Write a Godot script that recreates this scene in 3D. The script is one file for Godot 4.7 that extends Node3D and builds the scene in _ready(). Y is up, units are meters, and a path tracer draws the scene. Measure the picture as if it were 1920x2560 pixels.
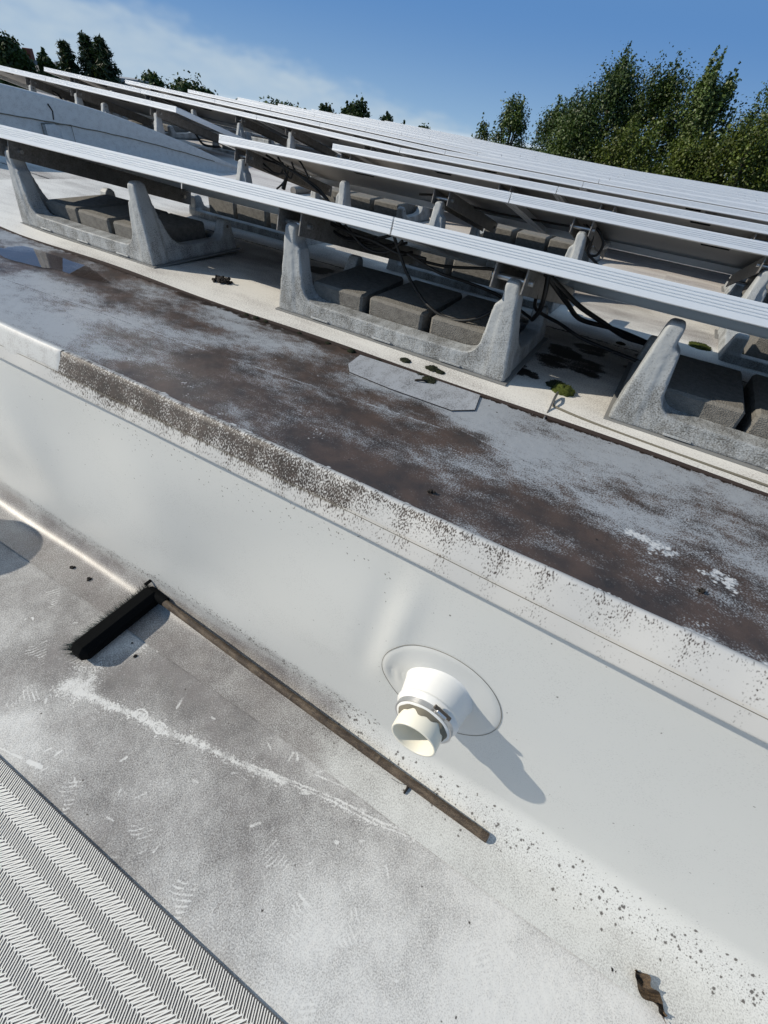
extends Node3D
# A membrane roof on two levels: parapet upstand with an overflow pipe in front, rows of solar panels behind.

const TILT := 14.5
const PITCH := 1.385
const PANEL := 1.96
const DEPTH := 0.992
var M := {}
var taken := {}
var rng := RandomNumberGenerator.new()

# ------------------------------------------------------------------ camera, sky, sun
var cam_basis := Basis(Vector3(0.86045547, 0.10333914, -0.49893627), Vector3(-0.3998429, 0.74389524, -0.53548626), Vector3(0.31581963, 0.66025821, 0.68140815))
const EYE := Vector3(0, 1.5, 0)
const FOCAL := 1174.52   # pixels of the 1920 x 2560 photograph
const SUN_DIR := Vector3(0.29, -0.22, -0.145)

func setup() -> void:
	var cam := Camera3D.new()
	cam.name = "camera"
	cam.transform = Transform3D(cam_basis.orthonormalized(), EYE)
	cam.fov = rad_to_deg(2.0 * atan(1280.0 / FOCAL))
	cam.near = 0.05
	cam.far = 2500.0
	add_child(cam)
	cam.current = true
	var e := Environment.new()
	e.background_mode = Environment.BG_SKY
	var sky := Sky.new()
	var pm := PanoramaSkyMaterial.new()
	pm.panorama = ImageTexture.create_from_image(sky_image())
	pm.energy_multiplier = 1.0
	sky.sky_material = pm
	e.sky = sky
	e.sky_rotation = Vector3(deg_to_rad(-2.1), 0, 0)
	e.tonemap_mode = Environment.TONE_MAPPER_LINEAR
	e.tonemap_exposure = 1.13
	e.sdfgi_enabled = true
	e.ssao_enabled = true
	e.ssil_enabled = true
	var we := WorldEnvironment.new()
	we.name = "world_environment"
	we.environment = e
	add_child(we)
	var sun := DirectionalLight3D.new()
	sun.name = "sun"
	sun.light_energy = 1.2
	sun.light_color = Color(1.0, 0.962, 0.895)
	sun.light_angular_distance = 0.5
	sun.shadow_enabled = true
	sun.look_at_from_position(Vector3.ZERO, SUN_DIR, Vector3.UP)
	add_child(sun)

func sky_image() -> Image:
	var w := 2048
	var h := 1024
	var nz := FastNoiseLite.new()
	nz.seed = 5
	nz.noise_type = FastNoiseLite.TYPE_SIMPLEX_SMOOTH
	nz.frequency = 1.0
	nz.fractal_octaves = 5
	var im := Image.create(w, h, false, Image.FORMAT_RGBF)
	var top := Color("6a86a4").srgb_to_linear()
	var mid := Color("5883b7").srgb_to_linear()
	var low := Color("8bacca").srgb_to_linear()
	var cloud := Color("aebfcd").srgb_to_linear()
	for y in h:
		var el := 90.0 - (y + 0.5) / h * 180.0
		if el <= 0.0:
			im.fill_rect(Rect2i(0, y, w, h - y), Color("b4c6d4").srgb_to_linear())
			break
		var c := mid.lerp(top, clampf((el - 8.0) / 50.0, 0, 1))
		c = c.lerp(low, pow(clampf(1.0 - el / 9.0, 0, 1), 1.6))
		for x in w:
			var az := (x + 0.5) / w * 360.0
			if az > 180.0: az -= 360.0
			var v := 0.0
			var a := az
			# a veil of thin cloud whose upper edge falls towards the north of the roof; patchy veils elsewhere
			var edge := 4.4 - 0.145 * (a + 52.0)
			if a < -52.0:
				edge = 4.4 + 0.10 * (-52.0 - a)
			if a > 60.0:
				edge = -8.0 + (a - 60.0) * 0.2
			if el < edge + 3.0 or el > 14.0:
				var ar := deg_to_rad(a)
				var p := Vector3(sin(ar), 0, cos(ar)) * 9.0
				var n1 := nz.get_noise_3d(p.x, el * 0.55, p.z)
				var n2 := nz.get_noise_3d(p.x * 3.1, el * 1.7 + 20.0, p.z * 3.1)
				if el < edge + 3.0:
					v = smoothstep(-1.1, 1.1, edge - el + n1 * 0.75 + n2 * 0.5) * (0.74 + 0.22 * n1 + 0.18 * n2)
				if el > 14.0:
					v = maxf(v, smoothstep(0.0, 0.6, n1 + 0.3 * n2) * 0.5 * smoothstep(14.0, 24.0, el))
			im.set_pixel(x, y, c.lerp(cloud, clampf(v, 0, 0.92)))
	return im

# ------------------------------------------------------------------ naming and placing
func numbered(n: String) -> String:
	if not taken.has(n):
		taken[n] = 0
		return n
	taken[n] += 1
	return "%s_%03d" % [n, taken[n]]

func thing(called: String, label: String, category: String, at := Vector3.ZERO, turn := 0.0, group := "") -> Node3D:
	var o := Node3D.new()
	o.name = numbered(called)
	add_child(o)
	o.position = at
	o.rotation.y = turn
	tag(o, label, category, group)
	return o

func tag(o: Node, label: String, category: String, group := "", kind := "") -> void:
	if label: o.set_meta("label", label)
	if category: o.set_meta("category", category)
	if group: o.set_meta("group", group)
	if kind: o.set_meta("kind", kind)

func part(called: String, mesh: Mesh, mat: Material, parent: Node3D, at := Vector3.ZERO) -> MeshInstance3D:
	var o := MeshInstance3D.new()
	o.name = called
	o.mesh = mesh
	o.material_override = mat
	o.position = at
	parent.add_child(o, true)
	return o

func solo(called: String, mesh: Mesh, mat: Material, label: String, category: String, at := Vector3.ZERO, group := "", kind := "") -> MeshInstance3D:
	var o := part(numbered(called), mesh, mat, self, at)
	tag(o, label, category, group, kind)
	return o

func structure(called: String, mesh: Mesh, mat: Material, label := "") -> MeshInstance3D:
	var o := part(numbered(called), mesh, mat, self)
	o.set_meta("kind", "structure")
	if label: o.set_meta("label", label)
	return o

# a point of the photograph (in pixels of its 1659-wide view) on a level of height y, or on a plane of depth z
func ray(px: float, py: float) -> Vector3:
	var s := 1920.0 / 1659.0
	return cam_basis * Vector3((px * s - 960.0) / FOCAL, -(py * s - 1280.0) / FOCAL, -1.0)
func at_y(px: float, py: float, y: float) -> Vector3:
	var d := ray(px, py)
	return EYE + d * ((y - EYE.y) / d.y)
func at_z(px: float, py: float, z: float) -> Vector3:
	var d := ray(px, py)
	return EYE + d * (z / d.z)

# ------------------------------------------------------------------ mesh helpers
func st_new() -> SurfaceTool:
	var st := SurfaceTool.new()
	st.begin(Mesh.PRIMITIVE_TRIANGLES)
	return st

func tri(st: SurfaceTool, a: Vector3, b: Vector3, c: Vector3) -> void:
	st.add_vertex(a); st.add_vertex(b); st.add_vertex(c)

func quad(st: SurfaceTool, a: Vector3, b: Vector3, c: Vector3, d: Vector3) -> void:
	tri(st, a, b, c); tri(st, a, c, d)

# chamfered box, flat shaded
func add_box(st: SurfaceTool, c: Vector3, s: Vector3, ch := 0.004, t := Transform3D()) -> void:
	var h := s * 0.5
	ch = minf(ch, minf(h.x, minf(h.y, h.z)) * 0.9)
	var P := func(sx, sy, sz, ax):
		var v := Vector3(sx * (h.x - (0.0 if ax == 0 else ch)), sy * (h.y - (0.0 if ax == 1 else ch)), sz * (h.z - (0.0 if ax == 2 else ch)))
		return t * (c + v)
	for sg in [-1, 1]:
		_q(st, P.call(sg, -1, -1, 0), P.call(sg, 1, -1, 0), P.call(sg, 1, 1, 0), P.call(sg, -1, 1, 0), t.basis * Vector3(sg, 0, 0))
		_q(st, P.call(-1, sg, -1, 1), P.call(1, sg, -1, 1), P.call(1, sg, 1, 1), P.call(-1, sg, 1, 1), t.basis * Vector3(0, sg, 0))
		_q(st, P.call(-1, -1, sg, 2), P.call(1, -1, sg, 2), P.call(1, 1, sg, 2), P.call(-1, 1, sg, 2), t.basis * Vector3(0, 0, sg))
	if ch <= 0.0002:
		return
	for a in [-1, 1]:
		for b in [-1, 1]:
			_q(st, P.call(a, b, -1, 0), P.call(a, b, 1, 0), P.call(a, b, 1, 1), P.call(a, b, -1, 1), t.basis * Vector3(a, b, 0))
			_q(st, P.call(a, -1, b, 0), P.call(a, 1, b, 0), P.call(a, 1, b, 2), P.call(a, -1, b, 2), t.basis * Vector3(a, 0, b))
			_q(st, P.call(-1, a, b, 1), P.call(1, a, b, 1), P.call(1, a, b, 2), P.call(-1, a, b, 2), t.basis * Vector3(0, a, b))
			for d in [-1, 1]:
				_t(st, P.call(a, b, d, 0), P.call(a, b, d, 1), P.call(a, b, d, 2), t.basis * Vector3(a, b, d))

func _t(st: SurfaceTool, a: Vector3, b: Vector3, c: Vector3, n: Vector3) -> void:
	if (b - a).cross(c - a).dot(n) > 0.0:   # front faces run clockwise
		tri(st, a, c, b)
	else:
		tri(st, a, b, c)
func _q(st: SurfaceTool, a: Vector3, b: Vector3, c: Vector3, d: Vector3, n: Vector3) -> void:
	_t(st, a, b, c, n); _t(st, a, c, d, n)

func box_mesh(s: Vector3, ch := 0.004, c := Vector3.ZERO) -> ArrayMesh:
	var st := st_new()
	st.set_smooth_group(-1)
	add_box(st, c, s, ch)
	st.generate_normals()
	return st.commit()

# smooth tube through points, with its own radius at each end
func add_tube(st: SurfaceTool, pts: PackedVector3Array, r0: float, r1: float, sides := 8, caps := true) -> void:
	var n := pts.size()
	var rings := []
	var up := Vector3(0.13, 0.97, 0.21)
	for i in n:
		var d := (pts[mini(i + 1, n - 1)] - pts[maxi(i - 1, 0)]).normalized()
		var u := d.cross(up)
		if u.length() < 0.05: u = d.cross(Vector3.RIGHT)
		u = u.normalized()
		up = u.cross(d).normalized()
		var r := lerpf(r0, r1, float(i) / (n - 1))
		var ring := PackedVector3Array()
		for k in sides:
			var a := TAU * k / sides
			ring.append(pts[i] + (u * cos(a) + up * sin(a)) * r)
		rings.append(ring)
	st.set_smooth_group(0)
	for i in n - 1:
		for k in sides:
			var k2 := (k + 1) % sides
			quad(st, rings[i][k], rings[i + 1][k], rings[i + 1][k2], rings[i][k2])
	if caps:
		st.set_smooth_group(-1)
		for k in range(1, sides - 1):
			tri(st, rings[0][0], rings[0][k], rings[0][k + 1])
			tri(st, rings[n - 1][0], rings[n - 1][k + 1], rings[n - 1][k])

func tube_mesh(pts: PackedVector3Array, r0: float, r1 := -1.0, sides := 8) -> ArrayMesh:
	var st := st_new()
	add_tube(st, pts, r0, r0 if r1 < 0 else r1, sides)
	st.generate_normals()
	return st.commit()

func curve(pts: Array, steps := 8) -> PackedVector3Array:
	var out := PackedVector3Array()
	for i in pts.size() - 1:
		var p0: Vector3 = pts[maxi(i - 1, 0)]
		var p1: Vector3 = pts[i]
		var p2: Vector3 = pts[i + 1]
		var p3: Vector3 = pts[mini(i + 2, pts.size() - 1)]
		for k in steps:
			out.append(p1.cubic_interpolate(p2, p0, p3, float(k) / steps))
	out.append(pts[-1])
	return out

# lathe round the z axis: profile of (radius, z)
func lathe_z(profile: Array, seg := 48, smooth := true) -> ArrayMesh:
	var st := st_new()
	for i in profile.size() - 1:
		st.set_smooth_group(0 if smooth else i + 1)
		for k in seg:
			var a := TAU * k / seg
			var b := TAU * (k + 1) / seg
			var p: Vector2 = profile[i]
			var q: Vector2 = profile[i + 1]
			quad(st, Vector3(p.x * cos(a), p.x * sin(a), p.y), Vector3(p.x * cos(b), p.x * sin(b), p.y), Vector3(q.x * cos(b), q.x * sin(b), q.y), Vector3(q.x * cos(a), q.x * sin(a), q.y))
	st.generate_normals()
	return st.commit()

# extrude a closed (z, y) outline along x
func prism_x(outline: Array, x0: float, x1: float) -> ArrayMesh:
	var st := st_new()
	st.set_smooth_group(-1)
	add_prism_x(st, outline, x0, x1)
	st.generate_normals()
	return st.commit()
func add_prism_x(st: SurfaceTool, outline: Array, x0: float, x1: float) -> void:
	var n := outline.size()
	var area := 0.0
	for i in n:
		area += outline[i].cross(outline[(i + 1) % n])
	for i in n:
		var a: Vector2 = outline[i]
		var b: Vector2 = outline[(i + 1) % n]
		var nn := Vector3(0, -(b.x - a.x), b.y - a.y) * (1.0 if area > 0 else -1.0)
		_q(st, Vector3(x0, a.y, a.x), Vector3(x1, a.y, a.x), Vector3(x1, b.y, b.x), Vector3(x0, b.y, b.x), nn)
	var pp := PackedVector2Array(outline)
	var idx := Geometry2D.triangulate_polygon(pp)
	for i in range(0, idx.size(), 3):
		var p := [pp[idx[i]], pp[idx[i + 1]], pp[idx[i + 2]]]
		_t(st, Vector3(x0, p[0].y, p[0].x), Vector3(x0, p[1].y, p[1].x), Vector3(x0, p[2].y, p[2].x), Vector3.LEFT)
		_t(st, Vector3(x1, p[0].y, p[0].x), Vector3(x1, p[1].y, p[1].x), Vector3(x1, p[2].y, p[2].x), Vector3.RIGHT)

# a sheet: f(i, j) gives position, uv(i, j) gives the coordinates
func sheet(nx: int, ny: int, f: Callable, uv: Callable) -> ArrayMesh:
	var v := PackedVector3Array()
	var t := PackedVector2Array()
	var nn := PackedVector3Array()
	v.resize((nx + 1) * (ny + 1)); t.resize(v.size()); nn.resize(v.size())
	for j in ny + 1:
		for i in nx + 1:
			v[j * (nx + 1) + i] = f.call(i, j)
			t[j * (nx + 1) + i] = uv.call(i, j)
	var idx := PackedInt32Array()
	for j in ny:
		for i in nx:
			var a := j * (nx + 1) + i
			var b := a + 1
			var c := a + nx + 1
			var d := c + 1
			idx.append_array([a, b, c, b, d, c])
	for k in range(0, idx.size(), 3):
		var n := (v[idx[k + 2]] - v[idx[k]]).cross(v[idx[k + 1]] - v[idx[k]])
		for q in 3:
			nn[idx[k + q]] += n
	for k in nn.size():
		nn[k] = nn[k].normalized()
	var a := []
	a.resize(Mesh.ARRAY_MAX)
	a[Mesh.ARRAY_VERTEX] = v
	a[Mesh.ARRAY_NORMAL] = nn
	a[Mesh.ARRAY_TEX_UV] = t
	a[Mesh.ARRAY_INDEX] = idx
	var m := ArrayMesh.new()
	m.add_surface_from_arrays(Mesh.PRIMITIVE_TRIANGLES, a)
	return m

# surface nets of a signed distance field
func nets(f: Callable, lo: Vector3, hi: Vector3, cell: float) -> ArrayMesh:
	var nx := int((hi.x - lo.x) / cell) + 2
	var ny := int((hi.y - lo.y) / cell) + 2
	var nz := int((hi.z - lo.z) / cell) + 2
	var g := PackedFloat32Array()
	g.resize(nx * ny * nz)
	g.fill(1.0)
	var B := 4
	for bz in range(0, nz, B):
		for by in range(0, ny, B):
			for bx in range(0, nx, B):
				var c: float = f.call(lo + Vector3(bx + 1.5, by + 1.5, bz + 1.5) * cell)
				var near := absf(c) < cell * 4.2
				for z in range(bz, mini(bz + B, nz)):
					for y in range(by, mini(by + B, ny)):
						for x in range(bx, mini(bx + B, nx)):
							g[(z * ny + y) * nx + x] = f.call(lo + Vector3(x, y, z) * cell) if near else c
	var ids := PackedInt32Array()
	ids.resize(g.size())
	ids.fill(-1)
	var vs := PackedVector3Array()
	var off := [0, 1, nx, nx + 1, nx * ny, nx * ny + 1, nx * ny + nx, nx * ny + nx + 1]
	var cor := [Vector3(0, 0, 0), Vector3(1, 0, 0), Vector3(0, 1, 0), Vector3(1, 1, 0), Vector3(0, 0, 1), Vector3(1, 0, 1), Vector3(0, 1, 1), Vector3(1, 1, 1)]
	var edges := [[0, 1], [2, 3], [4, 5], [6, 7], [0, 2], [1, 3], [4, 6], [5, 7], [0, 4], [1, 5], [2, 6], [3, 7]]
	for z in nz - 1:
		for y in ny - 1:
			for x in nx - 1:
				var i := (z * ny + y) * nx + x
				var mask := 0
				for k in 8:
					if g[i + off[k]] < 0.0: mask |= 1 << k
				if mask == 0 or mask == 255: continue
				var p := Vector3.ZERO
				var n := 0
				for e in edges:
					var a: float = g[i + off[e[0]]]
					var b: float = g[i + off[e[1]]]
					if (a < 0.0) != (b < 0.0):
						p += cor[e[0]].lerp(cor[e[1]], a / (a - b))
						n += 1
				ids[i] = vs.size()
				vs.append(lo + (Vector3(x, y, z) + p / n) * cell)
	var idx := PackedInt32Array()
	var sx := 1
	var sy := nx
	var sz := nx * ny
	for z in range(1, nz - 1):
		for y in range(1, ny - 1):
			for x in range(1, nx - 1):
				var i := (z * ny + y) * nx + x
				var s := g[i] < 0.0
				for ax in 3:
					var st: int = [sx, sy, sz][ax]
					if (g[i + st] < 0.0) == s: continue
					var u: int = [sy, sz, sx][ax]
					var w: int = [sz, sx, sy][ax]
					var a := ids[i - u - w]
					var b := ids[i - w]
					var c := ids[i]
					var d := ids[i - u]
					if s: idx.append_array([a, c, b, a, d, c])
					else: idx.append_array([a, b, c, a, c, d])
	var nn := PackedVector3Array()
	nn.resize(vs.size())
	for k in vs.size():
		var p := vs[k]
		var h := cell * 0.6
		nn[k] = Vector3(f.call(p + Vector3(h, 0, 0)) - f.call(p - Vector3(h, 0, 0)), f.call(p + Vector3(0, h, 0)) - f.call(p - Vector3(0, h, 0)), f.call(p + Vector3(0, 0, h)) - f.call(p - Vector3(0, 0, h))).normalized()
	var arr := []
	arr.resize(Mesh.ARRAY_MAX)
	arr[Mesh.ARRAY_VERTEX] = vs
	arr[Mesh.ARRAY_NORMAL] = nn
	arr[Mesh.ARRAY_INDEX] = idx
	var m := ArrayMesh.new()
	m.add_surface_from_arrays(Mesh.PRIMITIVE_TRIANGLES, arr)
	return m

func poly_sd(p: Vector2, v: PackedVector2Array) -> float:
	var d := 1e9
	var s := 1.0
	var n := v.size()
	var j := n - 1
	for i in n:
		var e := v[j] - v[i]
		var w := p - v[i]
		var b := w - e * clampf(w.dot(e) / e.length_squared(), 0.0, 1.0)
		d = minf(d, b.length_squared())
		var c1 := p.y >= v[i].y
		var c2 := p.y < v[j].y
		var c3 := e.x * w.y > e.y * w.x
		if (c1 and c2 and c3) or (not c1 and not c2 and not c3): s = -s
		j = i
	return s * sqrt(d)

func sdbox(p: Vector3, c: Vector3, h: Vector3) -> float:
	var q := (p - c).abs() - h
	return q.max(Vector3.ZERO).length() + minf(maxf(q.x, maxf(q.y, q.z)), 0.0)

func smin(a: float, b: float, k: float) -> float:
	var h := maxf(k - absf(a - b), 0.0) / k
	return minf(a, b) - h * h * k * 0.25

# ------------------------------------------------------------------ textures
func noise_bytes(w: int, h: int, freq: float, sd: int, oct := 3, sx := 1.0, sy := 1.0, kind := FastNoiseLite.TYPE_SIMPLEX_SMOOTH) -> PackedByteArray:
	var n := FastNoiseLite.new()
	n.seed = sd
	n.noise_type = kind
	n.frequency = freq
	n.fractal_octaves = oct
	var im := n.get_image(maxi(2, int(w / sx)), maxi(2, int(h / sy)), false, false, true)
	if im.get_width() != w or im.get_height() != h:
		im.resize(w, h, Image.INTERPOLATE_CUBIC)
	return im.get_data()

func tex(im: Image) -> ImageTexture:
	return ImageTexture.create_from_image(im)

func normal_tex(w: int, h: int, freq: float, sd: int, strength: float, oct := 4, sx := 1.0, sy := 1.0) -> ImageTexture:
	var im := Image.create_from_data(w, h, false, Image.FORMAT_L8, noise_bytes(w, h, freq, sd, oct, sx, sy))
	im.convert(Image.FORMAT_RGBA8)
	im.bump_map_to_normal_map(strength)
	return tex(im)

# density of dirt from scattered observations, spread over a rectangle
func density(w: int, h: int, rect: Rect2, obs: Array, wx := 1.0) -> PackedByteArray:
	var cw := 160
	var ch := 64
	var im := Image.create(cw, ch, false, Image.FORMAT_L8)
	for j in ch:
		for i in cw:
			var p := rect.position + rect.size * Vector2((i + 0.5) / cw, (j + 0.5) / ch)
			var s := 0.0
			var t := 0.0
			for o in obs:
				var d := Vector2((o[0] - p.x) * wx, o[1] - p.y).length_squared() + 0.0006
				var k := 1.0 / (d * d)
				s += o[2] * k
				t += k
			var v := s / t
			im.set_pixel(i, j, Color(v, v, v))
	im.resize(w, h, Image.INTERPOLATE_CUBIC)
	return im.get_data()

func mark_image(w: int, h: int) -> Image:
	return Image.create(w, h, false, Image.FORMAT_L8)

# a soft-edged stroke, for dried water lines, scratches and the like
func stroke(im: Image, rect: Rect2, pts: Array, width: float, v: float, rough := 0.5) -> void:
	var w := im.get_width()
	var h := im.get_height()
	var sc := Vector2(w / rect.size.x, h / rect.size.y)
	for i in pts.size() - 1:
		var a: Vector2 = (Vector2(pts[i][0], pts[i][1]) - rect.position) * sc
		var b: Vector2 = (Vector2(pts[i + 1][0], pts[i + 1][1]) - rect.position) * sc
		var n := int(a.distance_to(b) / 1.2) + 1
		for k in n:
			var c := a.lerp(b, float(k) / n)
			var r := maxf(width * sc.x * 0.5 * (1.0 + rng.randf_range(-rough, rough)), 0.6)
			c += Vector2(rng.randf_range(-rough, rough), rng.randf_range(-rough, rough)) * r * 0.7
			disc(im, c, r, v)

# loose specks scattered along a line
func specks(im: Image, rect: Rect2, pts: Array, sigma: float, n: int, r0: float, r1: float, v: float) -> void:
	var sc := Vector2(im.get_width() / rect.size.x, im.get_height() / rect.size.y)
	for k in n:
		var t := rng.randf() * (pts.size() - 1)
		var i := mini(int(t), pts.size() - 2)
		var a := Vector2(pts[i][0], pts[i][1]).lerp(Vector2(pts[i + 1][0], pts[i + 1][1]), t - i)
		a += Vector2(rng.randfn(0, sigma), rng.randfn(0, sigma))
		disc(im, (a - rect.position) * sc, lerpf(r0, r1, pow(rng.randf(), 3.0)), v * rng.randf_range(0.6, 1.0))

func disc(im: Image, c: Vector2, r: float, v: float) -> void:
	var w := im.get_width()
	var h := im.get_height()
	for y in range(maxi(0, int(c.y - r)), mini(h - 1, int(c.y + r + 1)) + 1):
		for x in range(maxi(0, int(c.x - r)), mini(w - 1, int(c.x + r + 1)) + 1):
			var d := Vector2(x, y).distance_to(c) / maxf(r, 0.5)
			if d < 1.0:
				var nv := v * minf(1.0, (1.0 - d) * 2.0)
				if nv > im.get_pixel(x, y).r:
					im.set_pixel(x, y, Color(nv, nv, nv))

# clean membrane, dirt grains over it, marks that are cleaner (white) and darker (mud)
func dirt_image(w: int, h: int, dens: PackedByteArray, clean: Color, d1: Color, d2: Color, sd: int, coarse: float, midf: float, fine: float, clean_mark: Image = null, dark_mark: Image = null, dark := Color(0.02, 0.018, 0.016), sx := 1.0, sy := 1.0, soft := 70, amp := 5, bias := 0, flake := Color(-1, 0, 0)) -> Image:
	var nc := noise_bytes(w, h, coarse, sd, 4, sx, sy)
	var nm := noise_bytes(w, h, midf, sd + 1, 3, sx, sy)
	var nf := noise_bytes(w, h, fine, sd + 2, 2, 1.0, 1.0 if sy < 3.0 else 3.4)
	var nt := noise_bytes(w, h, coarse * 1.7, sd + 3, 3)
	var cm := clean_mark.get_data() if clean_mark else PackedByteArray()
	var dm := dark_mark.get_data() if dark_mark else PackedByteArray()
	var lut := PackedByteArray()
	lut.resize(256 * 8 * 3)
	for t in 8:
		for k in 256:
			var c := clean.lerp(d1.lerp(d2, t / 7.0), k / 255.0).linear_to_srgb()
			lut[(t * 256 + k) * 3] = int(c.r * 255)
			lut[(t * 256 + k) * 3 + 1] = int(c.g * 255)
			lut[(t * 256 + k) * 3 + 2] = int(c.b * 255)
	var out := PackedByteArray()
	out.resize(w * h * 3)
	var ds := dark.linear_to_srgb()
	var dr := int(ds.r * 255)
	var dg := int(ds.g * 255)
	var db := int(ds.b * 255)
	var has_c := cm.size() > 0
	var has_f := flake.r >= 0.0
	var fs := flake.linear_to_srgb()
	var fr := int(maxf(fs.r, 0) * 255)
	var fg := int(fs.g * 255)
	var fb := int(fs.b * 255)
	var has_d := dm.size() > 0
	for i in w * h:
		var d := dens[i] + bias + ((nc[i] - 128) * amp >> 3) + ((nm[i] - 128) * amp >> 4)
		if has_c and cm[i] > 0:
			d -= cm[i] + (nm[i] - 128)
		var k := clampi((d - nf[i]) * 128 / soft + 128, 0, 255)
		var q := ((nt[i] >> 5) * 256 + k) * 3
		if has_d and dm[i] > 0 and dm[i] + (nm[i] - 128) + (nf[i] - 128) > 128:
			out[i * 3] = dr; out[i * 3 + 1] = dg; out[i * 3 + 2] = db
		elif has_f and cm[i] > 0 and cm[i] + ((nm[i] - 128) >> 1) + ((nf[i] - 128) >> 1) > 176:
			out[i * 3] = fr; out[i * 3 + 1] = fg; out[i * 3 + 2] = fb
		else:
			out[i * 3] = lut[q]; out[i * 3 + 1] = lut[q + 1]; out[i * 3 + 2] = lut[q + 2]
	return Image.create_from_data(w, h, false, Image.FORMAT_RGB8, out)

func mat(c: Color, rough := 0.8, metal := 0.0) -> StandardMaterial3D:
	var m := StandardMaterial3D.new()
	m.albedo_color = c.linear_to_srgb()
	m.roughness = rough
	m.metallic = metal
	return m

func tex_mat(im: Image, rough := 0.7) -> StandardMaterial3D:
	var m := StandardMaterial3D.new()
	m.albedo_texture = tex(im)
	m.roughness = rough
	return m

func tri_mat(im: Image, rough: float, scale: float, world := false) -> StandardMaterial3D:
	var m := tex_mat(im, rough)
	m.uv1_triplanar = true
	m.uv1_world_triplanar = world
	m.uv1_scale = Vector3.ONE * scale
	return m

# ------------------------------------------------------------------ materials
const WALK := Rect2(-3.0, -1.34, 3.9, 0.68)
const FLOOR := Rect2(-2.4, -0.66, 3.5, 1.16)
const NEAR := Rect2(-3.7, -3.05, 4.6, 1.74)
const WALLX0 := -2.6
const WALLW := 3.6
const LIPX0 := -1.75
const LIPW := 2.6

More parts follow.
